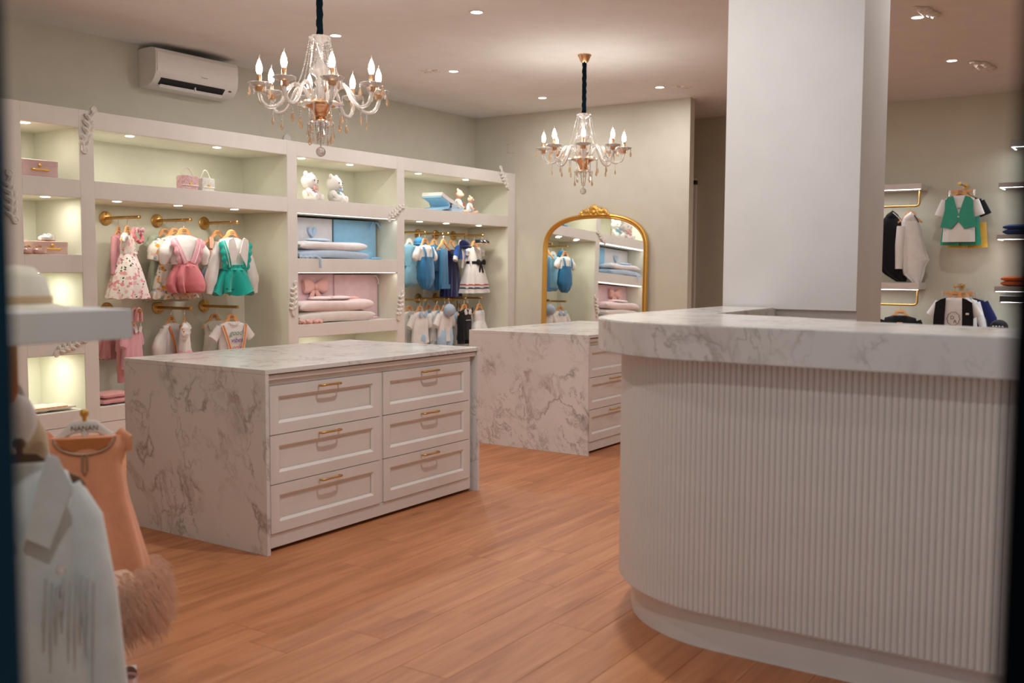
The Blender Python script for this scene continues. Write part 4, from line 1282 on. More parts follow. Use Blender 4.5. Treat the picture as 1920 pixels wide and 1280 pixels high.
# ================================================================ right bay
def right_bay():
    zc = Z1 + .0005
    g = G('blue_cardigan', 'pale blue baby cardigan at the left end of the right bay', 'cardigan', (8.20, 6.80, zc), .15, 'white hanger carrying the pale blue cardigan', .26, 'white')
    g.body('body', [(-.10, -.05, .05, .02), (-.12, -.11, .11, .03), (-.20, -.125, .125), (-.34, -.13, .13)], C_BLUEL, .04, .006, 7)
    g.sleeves(C_BLUEL, (.11, -.14), (.20, -.36), (.08, .075, .06), None)
    g.body('romper', [(-.32, -.10, .10, .04), (-.44, -.12, .12, .05), (-.54, -.12, .12, .05), (-.58, -.08, .08, .03)], C_BLUEL, .05, .008, 7)
    g = G('blue_bonnet', 'round mid-blue baby bonnet hung above the quilted dungarees', 'bonnet', (8.20, 6.66, zc), .2)
    MB().ball((0, 0, -.075), .075, .055, .055, 16, 10).build('crown', C_BLUE, g.t, True)
    MB().tube([(.07*math.cos(a), .05*math.sin(a)-.005, -.10) for a in [2*PI*k/20 for k in range(21)]], .012, 8).build('brim', C_BLUE, g.t, True)
    MB().tube([(0, 0, .012), (.003, 0, -.02)], .003, 6).build('ribbon_loop', C_WHITE, g.t)
    g = G('blue_dungarees', 'blue quilted baby dungarees over a white blouse', 'dungarees', (8.22, 6.60, zc), .1, HW % 'blue quilted dungarees', .26)
    g.body('blouse', [(-.11, -.05, .05, .02), (-.13, -.12, .12, .03), (-.28, -.12, .12)], C_WHITE, .04, .005, 8)
    g.sleeves(C_WHITE, (.12, -.15), (.20, -.27), (.085, .11, .07), None, 'puff_sleeve', wr=.003)
    g.body('quilted_romper', [(-.24, -.10, .10, .045), (-.34, -.13, .13, .055), (-.48, -.135, .135, .06), (-.56, -.09, .09, .045), (-.60, -.05, .05, .02)], C_BLUE, .055, .006, 9, front=-.008)
    for q in (-1, 1):
        g.strip('brace', arc((q*.085, -.035, -.13), (q*.07, -.058, -.26), .01), .030, C_BLUE, .006)
    g = G('blue_knit_sweater', 'mid-blue knitted baby sweater with matching trousers', 'sweater', (8.60, 6.78, zc), .1, HW % 'mid-blue sweater')
    g.body('sweater', [(-.10, -.055, .055, .02), (-.12, -.12, .12, .03), (-.22, -.14, .14), (-.40, -.14, .14)], C_BLUE, .045, .006, 7)
    g.sleeves(C_BLUE, (.12, -.15), (.215, -.36), (.09, .085, .07), None)
    for q in (-1, 1):
        g.limb('trouser_leg', [(q*.055, 0, -.38), (q*.062, 0, -.52), (q*.065, 0, -.62)], (.12, .11, .09), C_BLUE, .5)
    g = G('folded_trousers', 'blue trousers folded over the bar of a wooden hanger', 'trousers', (8.60, 6.65, zc), .15, HW % 'folded blue trousers', .30, bar=True)
    g.body('fold', [(-.142, -.075, .085, .010), (-.16, -.08, .09, .016), (-.40, -.085, .10, .02), (-.60, -.09, .105, .02)], C_BLUED, .02, .004, 7)
    g.strip('cuff', [(-.09, -.026, -.575), (.105, -.026, -.575)], .05, C_BLUED, .006)
    g = G('navy_skirt', 'long navy pleated skirt in the middle of the right bay', 'skirt', (8.92, 6.79, zc), .1, HW % 'navy skirt', .28)
    g.body('waistband', [(-.145, -.10, .10, .025), (-.24, -.105, .105, .03)], C_NAVY, .03, .002, 7)
    g.body('skirt', [(-.235, -.105, .105, .035), (-.40, -.16, .16, .05), (-.70, -.20, .20, .06)], C_NAVY, .05, .012, 13, n=60)
    g = G('blue_shirt', 'royal blue and white baby shirt above the navy skirt', 'shirt', (8.92, 6.66, zc), .35, 'white hanger carrying the royal blue shirt', .26, 'white')
    g.body('body', [(-.09, -.05, .05, .02), (-.11, -.11, .11, .03), (-.20, -.12, .12), (-.26, -.12, .12)], C_ROYAL, .045, .005, 7)
    g.sleeves(C_ROYAL, (.11, -.13), (.18, -.24), (.085, .09, .075), None)
    g.sleeves(C_WHITE, (.178, -.235), (.195, -.275), (.085, .08), None, 'cuff')
    g.limb('white_front', [(-.03, -.03, -.11), (-.03, -.045, -.2), (-.03, -.03, -.36)], (.05, .06, .05), C_WHITE, .5)
    g = G('navy_hat', 'navy padded baby hat hung beside the royal blue shirt', 'hat', (8.92, 6.60, zc), .2)
    MB().ball((0, 0, -.085), .075, .06, .06, 16, 10).build('crown', C_NAVY, g.t, True)
    MB().tube([(.075*math.cos(a), .055*math.sin(a)-.01, -.115) for a in [2*PI*k/20 for k in range(21)]], .014, 8).build('brim', C_NAVY, g.t, True)
    MB().tube([(0, 0, .012), (.003, 0, -.03)], .003, 6).build('hanging_loop', C_NAVY, g.t)
    g = G('white_blouse', 'narrow white baby blouse behind the black-bow dress', 'blouse', (9.242, 6.81, zc), .9, HW % 'narrow white blouse', .26)
    g.body('body', [(-.10, -.05, .05, .02), (-.12, -.11, .11, .03), (-.22, -.12, .12), (-.50, -.13, .13)], C_WHITE, .04, .006, 7)
    g.sleeves(C_WHITE, (.11, -.14), (.17, -.36), (.08, .07, .055), None)
    g = G('bow_dress', 'white dress with black bow sash and red and navy hem stripes', 'dress', (9.242, 6.70, zc), .0, HW % 'white black-bow dress', .27)
    g.body('bodice', [(-.11, -.06, .06, .02), (-.135, -.12, .12, .03), (-.20, -.12, .12, .04), (-.31, -.125, .125, .05)], C_WHITE, .045, .004, 8)
    g.body('skirt', [(-.30, -.125, .125, .05), (-.40, -.17, .17, .07), (-.53, -.215, .215, .09), (-.66, -.245, .245, .10)], C_WHITE, .09, .014, 9, n=54)
    g.body('sash', [(-.278, -.128, .128, .055), (-.312, -.130, .130, .057)], C_BLACK, .055, .002, 8)
    g.body('red_stripe', [(-.552, -.223, .223, .096), (-.566, -.226, .226, .097)], C_RED, .098, .013, 9, n=54)
    g.body('navy_stripe', [(-.590, -.231, .231, .100), (-.606, -.234, .234, .101)], C_NAVY, .1, .014, 9, n=54)
    g.bow((.04, -.066, -.295), .15, C_BLACK, 'bow', .12)
    for q in (-1, 1):
        g.limb('frilled_sleeve', [(q*.10, 0, -.13), (q*.15, -.005, -.15), (q*.165, 0, -.21)], (.05, .075, .06), C_WHITE, .7, wr=.006)
    for i, dx in enumerate((-.045, .045)):
        t = thing('baby_shoe', ('left' if i == 0 else 'right')+' black patent baby shoe clipped above the black-bow dress', 'shoe', (9.242+dx, 6.59, zc-.10), .25, 'black patent baby shoes')
        baby_shoe(t, plain('black_patent', (.010, .010, .014), .15, coat=.5))
        if i == 0:
            k = thing('shoe_clip', 'steel clip holding the black baby shoes on the last upper arm', 'clip', (9.242, 6.59, zc))
            MB().tube([(-.008, 0, -.002), (-.010, 0, .008), (0, 0, .0145), (.011, 0, .008), (.006, 0, -.02), (0, 0, -.055)], .0018, 6).build('hook', M_STEEL, k)
            MB().box(-.05, .05, -.006, .006, -.075, -.055, .002).build('bar', M_STEEL, k)

    zl = Z2 + .0005
    def romper(name, label, x, y, rot, mat, colmat, legs=True, L=.60, hw=.14, sleeve=True):
        g = G(name, label, name.split('_')[-1], (x, y, zl), rot, HW % label, .28)
        g.body('body', [(-.10, -.055, .055, .02), (-.12, -.12, .12, .03), (-.22, -.13, .13), (-.36, -hw, hw), (-.45, -hw, hw, .055)], mat, .045, .007, 8)
        if legs:
            for q in (-1, 1):
                g.limb('leg', [(q*.065, 0, -.43), (q*.07, 0, -L)], (.13, .11), mat, .6)
        if sleeve: g.sleeves(mat, (.12, -.15), (.205, -.27), (.09, .095, .09), None, 'short_sleeve')
        if colmat: g.collar(colmat, .055, -.092, -.155, -.05)
        return g
    g = romper('white_romper', 'white baby romper with a round collar, first of the lower row', 8.20, 6.80, .0, C_WHITE, C_WHITE)
    g.strip('waist_tuck', [(-.135, -.052, -.36), (0, -.056, -.36), (.135, -.052, -.36)], .02, C_WHITE, .004)
    g = romper('printed_romper', 'white and pale blue baby romper with an animal print', 8.20, 6.655, .1, C_WHITE, C_BLUEB)
    MB().ball((-.01, -.055, -.40), .045, .006, .05, 12, 8).build('printed_patch', C_BLUEB, g.t, True)
    g = romper('collared_romper', 'white baby romper with pale blue collar, third of the lower row', 8.60, 6.86, .15, C_WHITE, C_BLUEB)
    g = romper('plain_romper', 'white baby romper with soft blue yoke, fourth of the lower row', 8.60, 6.74, .15, C_WHITE, C_BLUEB)
    g = romper('striped_suit', 'baby blue striped trousers with white top under the fluffy hat', 8.60, 6.63, .15, C_WHITE, C_BLUEB, legs=False)
    for q in (-1, 1):
        g.limb('striped_leg', [(q*.06, -.005, -.26), (q*.075, -.005, -.42), (q*.07, 0, -.60)], (.10, .15, .10), C_BLUEB, .65, wr=.003)
    fl = cloth('fluffy_blue_wool', (.42, .50, .62), knit=.5)
    g = G('bobble_hat', 'fluffy pale blue baby hat hung from the lower row of arms', 'hat', (8.60, 6.57, zl), .1)
    MB().ball((0, 0, -.095), .085, .06, .075, 16, 10).build('crown', fl, g.t, True)
    MB().tube([(0, 0, .012), (.003, 0, -.03)], .004, 6).build('hanging_loop', C_WHITE, g.t)
    g = G('sun_bonnet', 'grey-blue baby cap hung below the fluffy hat', 'cap', (8.915, 6.70, zl), .3)
    MB().ball((0, 0, -.20), .085, .06, .075, 16, 10).build('crown', fl, g.t, True)
    MB().tube([(.02+.075*math.cos(a), -.03+.06*math.sin(a), -.235) for a in [2*PI*k/20 for k in range(21)]], .013, 8).build('peak', fl, g.t, True)
    MB().tube([(0, 0, .012), (.003, 0, -.06), (0, 0, -.13)], .004, 6).build('hanging_loop', C_BLACK, g.t)
    g = romper('black_playsuit', 'black baby playsuit with a white collar in the lower row', 8.915, 6.60, .1, C_BLACK, C_WHITE, True, .50, .12, False)
    g.strip('chest_piping', [(-.05, -.054, -.22), (.05, -.054, -.22)], .006, C_WHITE, .004)
    g = romper('white_playsuit', 'white baby dungarees beside the black playsuit', 9.215, 6.90, .3, C_WHITE, C_WHITE, True, .58, .11, False)
    g = romper('nautical_top', 'white baby top with black sleeves behind the strapped dress', 9.215, 6.78, .4, C_WHITE, C_BLACK, False)
    g = G('strap_dress', 'white strappy baby dress with gathered skirt, last of the lower row', 'dress', (9.215, 6.61, zl), .1, HW % 'white strappy dress', .26)
    g.body('bodice', [(-.12, -.09, .09, .025), (-.16, -.10, .10, .035), (-.25, -.09, .09, .045)], C_WHITE, .04, .004, 8)
    g.body('skirt', [(-.245, -.09, .09, .05), (-.34, -.14, .14, .075), (-.50, -.18, .18, .09)], C_WHITE, .08, .014, 9, n=48)
    g.bow((0, -.044, -.135), .05, C_BLUEB, 'ribbon_bow')

def baby_shoe(t, mat, strap=True, sole=None):
    """shoe pointing to local -y, about 12 cm long, sole at z = 0"""
    sm = sole or plain('tan_sole', (.42, .22, .11), .6)
    def foot(k, z): return [(k*.026*(1.05+.25*math.cos(a-1.57))*math.cos(a)*1.0, k*.060*math.sin(a)*-1, z) for a in [2*PI*i/20 for i in range(20)]]
    MB().rings([foot(1.0, 0), foot(1.03, .004), foot(1.0, .009)]).build('sole', sm, t, True)
    rings = []
    for z, k in ((.008, .98), (.020, 1.0), (.032, .93), (.042, .82)):
        r = foot(k, z)
        rings.append([(x, y+.012*max(0, (z-.02)/.02), z + (.0 if y < 0 else .006*(z/.04))) for x, y, _ in r])
    MB().rings(rings, cap1=False).build('upper', mat, t, True)
    MB().ball((0, -.030, .022), .026, .030, .018, 14, 8).build('toe_cap', mat, t, True)
    MB().rings([[(x*.9, y*.72+.015, z) for x, y, z in foot(.9, zz)] for zz in (.018, .020)]).build('insole', plain('pale_lining', (.70, .58, .50), .8), t)
    if strap:
        MB().tube([(-.024, .0, .030), (-.016, -.002, .045), (0, -.003, .050), (.016, -.002, .045), (.024, 0, .030)], .005, 8, True, .5).build('strap', mat, t, True)
        MB().ball((.022, -.001, .034), .005, n=8, m=6).build('buckle', M_STEEL, t)
right_bay()
# ================================================================ things in the niches
M_CASE = plain('dusty_pink_card', (.62, .42, .42), .6, bump=.05, bscale=250)
def suitcase(label, x, y, z, w, d, h, rot=0.0, mat=None):
    """small card suitcase, front towards -y, origin at the centre of its base"""
    t = thing('card_suitcase', label, 'suitcase', (x, y, z), rot, 'pink card suitcases')
    mat = mat or M_CASE
    def rr(hx, hy, r, zz, n=5):
        pts = []
        for cx, cy, a0 in ((hx-r, hy-r, 0), (-hx+r, hy-r, PI/2), (-hx+r, -hy+r, PI), (hx-r, -hy+r, 1.5*PI)):
            for k in range(n+1):
                a = a0 + PI/2*k/n
                pts.append((cx+r*math.cos(a), cy+r*math.sin(a), zz))
        return pts
    MB().rings([rr(w/2-.002, d/2-.002, .035, 0), rr(w/2-.002, d/2-.002, .035, h*.72)]).build('body', mat, t, 40)
    MB().rings([rr(w/2, d/2, .036, h*.66), rr(w/2, d/2, .036, h*.97), rr(w/2-.006, d/2-.006, .030, h)]).build('lid', mat, t, 40)
    hd = MB().tube([(-.055, -d/2-.002, h*.42), (-.055, -d/2-.016, h*.42), (-.04, -d/2-.022, h*.40), (.04, -d/2-.022, h*.40), (.055, -d/2-.016, h*.42), (.055, -d/2-.002, h*.42)], .006, 8).build('handle', M_GOLD, t, True)
    for q in (-1, 1):
        MB().ball((q*.055, -d/2-.003, h*.42), .010, .005, .010, 10, 6).build('handle_mount', M_GOLD, t, True)
    MB().ball((0, -d/2-.006, h*.66), .012, .008, .013, 10, 8).build('clasp', M_GOLD, t, True)
    st = MB()                                                  # row of stitches round lid and base
    for zz in (h*.80, h*.10):
        for k in range(14):
            x0 = -w/2+.035 + (w-.07)*k/13
            st.box(x0-.003, x0+.003, -d/2-.0012, -d/2+.001, zz-.001, zz+.001)
    o = st.build('stitching', plain('gold_thread', (.75, .55, .38), .6), t); o['kind'] = 'stuff'
    return t
suitcase('dusty pink card suitcase alone in the top left niche', 3.905, 6.60, 1.911, .30, .20, .118)
suitcase('pale pink card suitcase under the white shoes', 3.985, 6.60, 1.386, .27, .18, .090, 0, plain('pale_pink_card', (.66, .46, .42), .6))
suitcase('pale pink card suitcase behind the pink shoes at the niche edge', 3.83, 6.84, 1.386, .28, .18, .105, .15, plain('pale_pink_card', (.66, .46, .42), .6))
M_PATW = plain('white_patent', (.72, .70, .68), .18, coat=.4)
M_PATP = plain('rose_patent', (.62, .38, .34), .18, coat=.4)
for i, (x, y, r) in enumerate(((3.985, 6.55, -1.25), (4.005, 6.63, -1.2))):
    t = thing('baby_shoe', ('front' if i == 0 else 'rear')+' white patent baby shoe on top of the pale pink suitcase', 'shoe', (x, y, 1.4765), r, 'white patent baby shoes')
    baby_shoe(t, M_PATW)
for i, (x, y, r) in enumerate(((3.79, 6.475, -1.2), (3.875, 6.478, -1.3))):
    t = thing('baby_shoe', ('left' if i == 0 else 'right')+' rose patent baby shoe in front of the pale pink suitcase', 'shoe', (x, y, 1.386), r, 'rose patent baby shoes')
    baby_shoe(t, M_PATP)
    MB().tube([(-.02, -.012, .046), (-.008, -.02, .054), (.008, -.012, .056), (.02, -.006, .050)], .004, 6).build('bead_trim', M_ROSEGOLD, t, True)

# tweed handbags
def handbag(label, x, y, z, w, h, mat, trim, rot=0.0):
    t = thing('tweed_handbag', label, 'handbag', (x, y, z), rot, 'tweed handbags')
    MB().box(-w/2, w/2, -.03, .03, 0, h, .014).build('body', mat, t, True)
    MB().box(-w/2-.002, w/2+.002, -.036, -.020, h*.34, h+.003, .008).build('flap', mat, t, True)
    MB().box(-.012, .012, -.041, -.034, h*.36, h*.52, .003).build('clasp', M_GOLD, t)
    m = MB()
    pts = [(-w*.42+w*.84*k/20, .0, h-.004+.072*math.sin(PI*k/20)) for k in range(21)]
    m.tube(pts, [.0035 if k % 2 else .006 for k in range(21)], 6)
    m.build('chain_handle', trim, t, True)
    pts = [(-w/2, -.037, h*.34)] + [(-w/2+w*k/8, -.038, h*.34) for k in range(1, 8)] + [(w/2, -.037, h*.34)]
    MB().tube(pts, .004, 6).build('flap_braid', trim, t, True)
    return t
T_PINK = floral('pink_tweed', (.66, .42, .42), [(.40, .12, .14), (.75, .62, .60), (.55, .22, .25), (.76, .70, .66)], (.30, .10, .12), 120)
T_WHITE = floral('pastel_tweed', (.72, .68, .62), [(.66, .40, .44), (.35, .45, .55), (.74, .70, .66), (.40, .52, .42)], (.30, .34, .30), 110)
P_W = plain('pearl_chain', (.78, .72, .66), .2)
handbag('pink tweed handbag, left of the two on the long top shelf', 5.17, 6.56, 1.911, .175, .110, T_PINK, P_W, .12)
handbag('pastel tweed handbag with pearl handle, right of the two on the long top shelf', 5.365, 6.58, 1.911, .135, .105, T_WHITE, P_W, .12)

# ---------------------------------------------------------------- plush bears (plain, no face print)
def plush(label, x, y, z, rot, bib, bow, s=1.0):
    fur = cloth('white_plush', (.80, .75, .71), sheen=.6)
    t = thing('plush_bear', label, 'plush toy', (x, y, z), rot, 'white plush bears')
    t.scale = (s, s, s)
    b = MB().ball((0, 0, .055), .060, .050, .058, 18, 12).build('trunk', fur, t, True)
    MB().ball((0, -.006, .152), .082, .062, .068, 20, 14).build('head', fur, t, True)
    for q in (-1, 1):
        MB().ball((q*.055, 0, .208), .026, .014, .026, 14, 10).build('ear', fur, t, True)
        MB().tube([(q*.05, -.02, .085), (q*.07, -.045, .060), (q*.055, -.065, .042)], [.020, .020, .018], 12).build('arm', fur, t, True)
        MB().ball((q*.055, -.065, .040), .020, n=12, m=8).build('paw', fur, t, True)
        MB().tube([(q*.03, -.02, .026), (q*.045, -.06, .024), (q*.05, -.085, .026)], [.026, .025, .024], 12).build('leg', fur, t, True)
        MB().ball((q*.051, -.09, .029), .025, .018, .028, 12, 8).build('foot', fur, t, True)
        MB().ball((q*.032, -.066, .160), .006, .004, .007, 10, 8).build('eye', plain('brown_eye', (.06, .03, .02), .15), t, True)
    MB().ball((0, -.062, .136), .026, .016, .019, 14, 10).build('muzzle', fur, t, True)
    MB().ball((0, -.078, .142), .007, .004, .005, 10, 8).build('nose', plain('brown_eye', (.06, .03, .02), .15), t, True)
    MB().ball((0, -.012, .052), .056, .045, .046, 18, 12).build('pinafore', bib, t, True)
    bow_mb((0, -.062, .096), .075, .0).build('neck_bow', bow, t, True)
    return t
plush('white plush bear with a pink bow, left of the two in the niche', 6.54, 6.60, 1.911, .35, C_PINKL, cloth('coral_ribbon', (.78, .40, .38)), 1.12)
plush('white plush bear with a blue pinafore, right of the two in the niche', 6.86, 6.60, 1.911, .35, cloth('aqua_cotton', (.20, .55, .62)), cloth('grey_blue_ribbon', (.32, .42, .58)), 1.12)

# ---------------------------------------------------------------- bedding niches
def cushion_mb(w, h, d, n=14, m=10, puff=.7, wr=.0, sd=1):
    """upright soft panel, x across, z up, front towards -y; origin bottom centre"""
    rr = random.Random(sd)
    ph = [rr.random()*6 for _ in range(4)]
    F, B = [], []
    for j in range(m+1):
        for i in range(n+1):
            u, v = i/n, j/m
            e = (max(0, 1-abs(2*u-1)**4))**.5*(max(0, 1-abs(2*v-1)**4))**.5
            x = (u-.5)*w; z = v*h
            r = wr*(math.sin(u*15+ph[0]+2*v)+.6*math.sin(u*27+ph[1]-3*v)+.5*math.sin(v*11+ph[2]))*e
            F.append((x, -d/2*(1-puff+puff*e)-r, z)); B.append((x, d/2*(1-puff+puff*e), z))
    N_ = (n+1)*(m+1)
    fs = []
    for j in range(m):
        for i in range(n):
            a = j*(n+1)+i
            fs.append((a, a+1, a+n+2, a+n+1)); fs.append((N_+a, N_+a+n+1, N_+a+n+2, N_+a+1))
    rim = [i for i in range(n+1)] + [j*(n+1)+n for j in range(1, m+1)] + [m*(n+1)+i for i in range(n-1, -1, -1)] + [j*(n+1) for j in range(m-1, 0, -1)]
    for k in range(len(rim)):
        a, b = rim[k], rim[(k+1) % len(rim)]
        fs.append((b, a, N_+a, N_+b))
    return MB().add(F+B, fs)

def quilt(label, x, y, z, w, d, h, mats, rot=0.0, sag=0.0, layers=2):
    """folded baby quilt: stacked rounded folds, origin bottom centre"""
    t = thing('folded_quilt', label, 'quilt', (x, y, z), rot)
    lh = h/layers
    for k in range(layers):
        m = MB()
        L = w*(1-.03*k)
        rings = []
        n = 24
        for i in range(17):
            u = .5-.5*math.cos(PI*i/16)
            xx = -L/2 + L*u
            e = min(1, (1-abs(2*u-1)**9)**.5*.85 + .15)
            ring = []
            for q in range(n):
                a = 2*PI*q/n
                c, s = math.cos(a), math.sin(a)
                ring.append((xx + .012*math.sin(3*a+k), d/2*math.copysign(abs(c)**.45, c)*(.93+.07*e), lh*k + lh/2 + lh*.52*e*math.copysign(abs(s)**.6, s) + .006*math.sin(7*u+2*k+3*c)))
            rings.append(ring)
        m.rings(rings).build('fold', mats[k % len(mats)], t, True)
    return t
def heart(t, x, y, z, s, mat, name='heart'):
    pts = []
    for k in range(28):
        a = 2*PI*k/28
        pts.append((x+s*.0625*16*math.sin(a)**3, z+s*.0625*(13*math.cos(a)-5*math.cos(2*a)-2*math.cos(3*a)-math.cos(4*a))))
    return MB().slab(pts, .016, y, .006).build(name, mat, t, True)

def bedding():
    B1 = cloth('sky_blue_cotton', (.30, .58, .80)); B2 = cloth('soft_white_cotton', (.80, .77, .78)); B3 = cloth('powder_blue_cotton', (.50, .64, .80))
    P1 = cloth('blush_cotton', (.80, .58, .62)); P2 = cloth('pale_blush_cotton', (.82, .68, .68)); CO = cloth('coral_lace', (.82, .48, .44)); PW = cloth('warm_white_cotton', (.80, .74, .70))
    yb = 6.725
    # blue niche z 1.385 .. 1.785, x 6.245 .. 7.59
    zb = 1.387
    t = thing('cot_bumper', 'white padded cot bumper with a blue heart, standing in the blue niche', 'cot bumper', (6.61, yb-.005, zb), .02)
    cushion_mb(.70, .375, .05, wr=.002, sd=2).build('padding', B2, t, True)
    heart(t, .05, -.036, .245, .062, B3)
    t = thing('cot_bumper', 'sky blue padded cot bumper with ties, right side of the blue niche', 'cot bumper', (7.26, yb-.02, zb), -.02)
    cushion_mb(.58, .375, .05, 24, 10, wr=.006, sd=5).build('padding', B1, t, True)
    for (x, z, s) in ((.28, .36, 1), (.22, .365, -1)):
        MB().tube([(x-.02, -.02, z), (x, -.035, z+.004), (x+s*.03, -.04, z-.03), (x+s*.05, -.04, z-.06)], [.006, .011, .010, .008], 8, True, .4).build('tie', B1, t, True)
    MB().tube([(.20, -.03, .012), (.28, -.04, .014), (.32, -.05, .006)], [.008, .012, .008], 8).build('tie', B1, t, True)
    quilt('white and powder blue folded baby quilt in the blue niche', 6.74, 6.57, zb, .90, .22, .15, [B3, B2], 0)
    t = thing('heart_pillow', 'flat powder blue baby pillow lying on the blue niche quilt', 'pillow', (6.62, 6.57, zb+.150), .1)
    MB().ball((0, 0, .018), .16, .075, .018, 20, 10).build('padding', B3, t, True)
    t = thing('lace_ribbon', 'pale blue lace ribbon hanging over the edge of the blue niche', 'ribbon', (6.45, YF+.002, zb))
    pts = [(-.17+.02*k, .01+.008*math.sin(k*1.7), .012+.004*math.sin(k*2.3)) for k in range(10)] + [(.03, -.012, .012), (.04, -.034, -.005), (.038, -.034, -.05), (.045, -.034, -.085)]
    MB().tube(pts, [.012+.003*math.sin(k*2.9) for k in range(len(pts))], 8, True, .5).build('lace', B3, t, True)
    # pink niche z .80 .. 1.255
    zp = .802
    t = thing('cot_bumper', 'blush pink padded cot bumper with a big bow in the pink niche', 'cot bumper', (6.61, yb-.005, zp), .02)
    cushion_mb(.72, .44, .05, wr=.002, sd=3).build('padding', P1, t, True)
    bow_mb((.07, -.045, .325), .30, .17).build('bow', CO, t, True)
    t = thing('cot_bumper', 'pale pink padded cot bumper with ties, right side of the pink niche', 'cot bumper', (7.27, yb-.02, zp), -.02)
    cushion_mb(.60, .435, .05, 24, 10, wr=.006, sd=9).build('padding', P1, t, True)
    for (x, z, s) in ((.25, .42, 1), (.21, .425, -1)):
        MB().tube([(x-.02, -.02, z), (x, -.035, z+.004), (x+s*.025, -.04, z-.03), (x+s*.03, -.04, z-.08)], [.005, .008, .007, .006], 8, True, .4).build('tie', P2, t, True)
    MB().tube([(.05, -.05, .010), (.16, -.07, .012), (.26, -.05, .010)], [.008, .011, .008], 8).build('tie', P1, t, True)
    quilt('blush and white folded baby quilt in the pink niche', 6.78, 6.57, zp, 1.0, .22, .20, [PW, P2], 0)
    t = thing('bow_pillow', 'flat pale pink bow-shaped pillow lying on the pink niche quilt', 'pillow', (6.76, 6.57, zp+.204), -.05)
    for q in (-1, 1):
        MB().ball((q*.12, 0, .016), .13, .08, .020, 20, 10).build('pad', P2, t, True)
    MB().ball((0, 0, .018), .025, .05, .022, 12, 8).build('knot', P1, t, True)
    MB().tube([(.2, -.02, .015), (.3, -.03, .008), (.36, -.02, .004)], [.012, .02, .012], 8, True, .4).build('tail', CO, t, True)
    t = thing('ruffled_lace', 'bunched coral lace at the front left of the pink niche', 'lace', (6.40, YF+.02, zp))
    pts = [(-.12+.014*k, -.006+.010*math.sin(k*2.1), .016+.008*math.sin(k*1.3)) for k in range(19)]
    MB().tube(pts, [.016+.007*math.sin(k*2.9) for k in range(19)], 8).build('lace', CO, t, True)
    # blanket and two cloth dolls in the top right niche
    t = thing('rolled_blanket', 'white and pale blue blanket folded over itself in the top right niche', 'blanket', (8.55, 6.62, 1.911), .05)
    pts = [(-.20, 0, .150), (-.15, 0, .135), (-.08, 0, .105), (-.045, 0, .06), (-.07, 0, .035), (-.16, 0, .022), (-.19, 0, .016)]
    def sheet(P, t_, w0, w1):
        rings = []
        for i, p in enumerate(P):
            a, b = Vector(P[max(i-1, 0)]), Vector(P[min(i+1, len(P)-1)])
            d = (b-a).normalized(); nx, nz = -d.z, d.x
            rings.append([(p[0]+nx*t_, w0, p[2]+nz*t_), (p[0]-nx*t_, w0, p[2]-nz*t_), (p[0]-nx*t_, w1, p[2]-nz*t_), (p[0]+nx*t_, w1, p[2]+nz*t_)])
        return MB().rings(rings)
    sheet(pts, .010, -.125, .125).build('lining', B1, t, True)
    o = [(-.20, 0, .175), (-.14, 0, .150), (-.05, 0, .118), (.06, 0, .085), (.16, 0, .055), (.215, 0, .030), (.16, 0, .021), (-.02, 0, .021)]
    sheet(o[:5], .020, -.13, .13).build('white_face', B2, t, True)
    sheet(o[4:], .020, -.13, .13).build('blue_end', B3, t, True)
    MB().box(-.02, .09, -.135, -.128, .04, .075, .003).build('star_patch', B3, t)
    skin = cloth('tan_plush', (.62, .38, .26), sheen=.5)
    for i, (x, y, z, s) in enumerate(((8.93, 6.70, 1.911, 1.0), (8.99, 6.58, 1.911, .72))):
        t = thing('cloth_doll', ('taller' if i == 0 else 'smaller')+' tan cloth doll in a blue bib beside the folded blanket', 'doll', (x, y, z), .5, 'tan cloth dolls')
        t.scale = (s, s, s)
        MB().tube([(0, 0, .0), (0, .0, .06), (0, .0, .13), (0, 0, .165)], [.055, .055, .042, .025], 14).build('trunk', skin, t, True)
        MB().ball((0, -.01, .215), .048, .045, .050, 16, 12).build('head', skin, t, True)
        MB().ball((0, -.05, .205), .024, .020, .018, 12, 8).build('muzzle', skin, t, True)
        for q in (-1, 1):
            MB().ball((q*.038, .0, .258), .018, .010, .022, 12, 8).build('ear', skin, t, True)
            MB().tube([(q*.04, 0, .14), (q*.075, -.03, .09), (q*.06, -.07, .06)], [.016, .016, .014], 10).build('arm', skin, t, True)
            MB().tube([(q*.03, -.02, .02), (q*.05, -.09, .02), (q*.055, -.13, .022)], [.022, .020, .022], 10).build('leg', skin, t, True)
        MB().tube([(0, 0, .035), (0, 0, .10), (0, 0, .155)], [.061, .056, .034], 14).build('bib', B3, t, True)
        heart(t, 0, -.062, .105, .016, C_RED)
bedding()

# folded things at the bottom of the shelving
t = thing('trimmed_cloth', 'white folded cloth with orange zigzag trim in the lowest left niche', 'cloth', (3.94, 6.57, .2865))
cushion_mb(.36, .18, .04, 16, 8, wr=.004, sd=4).xform(Matrix.Translation((0, .08, .022)) @ Matrix.Rotation(PI/2, 4, 'X') @ Matrix.Translation((0, 0, -.02))).build('fold', C_CREAM, t, True)
z_ = MB(); pts = [(-.15+.02*k, -.094+.008*(k % 2), .034) for k in range(14)]
z_.tube(pts, .0035, 6).build('zigzag_trim', C_ORANGE, t)
t = thing('folded_knit', 'folded pink knitted clothes on the floor of the left bay', 'knitwear', (4.47, 6.60, .2865), .1)
for k, (w, d) in enumerate(((.30, .22), (.27, .20))):
    cushion_mb(w, d, .045, 16, 8, wr=.004, sd=6+k).xform(Matrix.Translation((0, d/2, .024+.04*k)) @ Matrix.Rotation(PI/2, 4, 'X')).build('fold', C_PINKK, t, True)
MB().tube([(.15+.012*k, -.02+.012*math.sin(k*1.9), .016) for k in range(6)], [.014, .02, .016, .02, .015, .012], 8).build('lace_edge', C_PINKL, t, True)

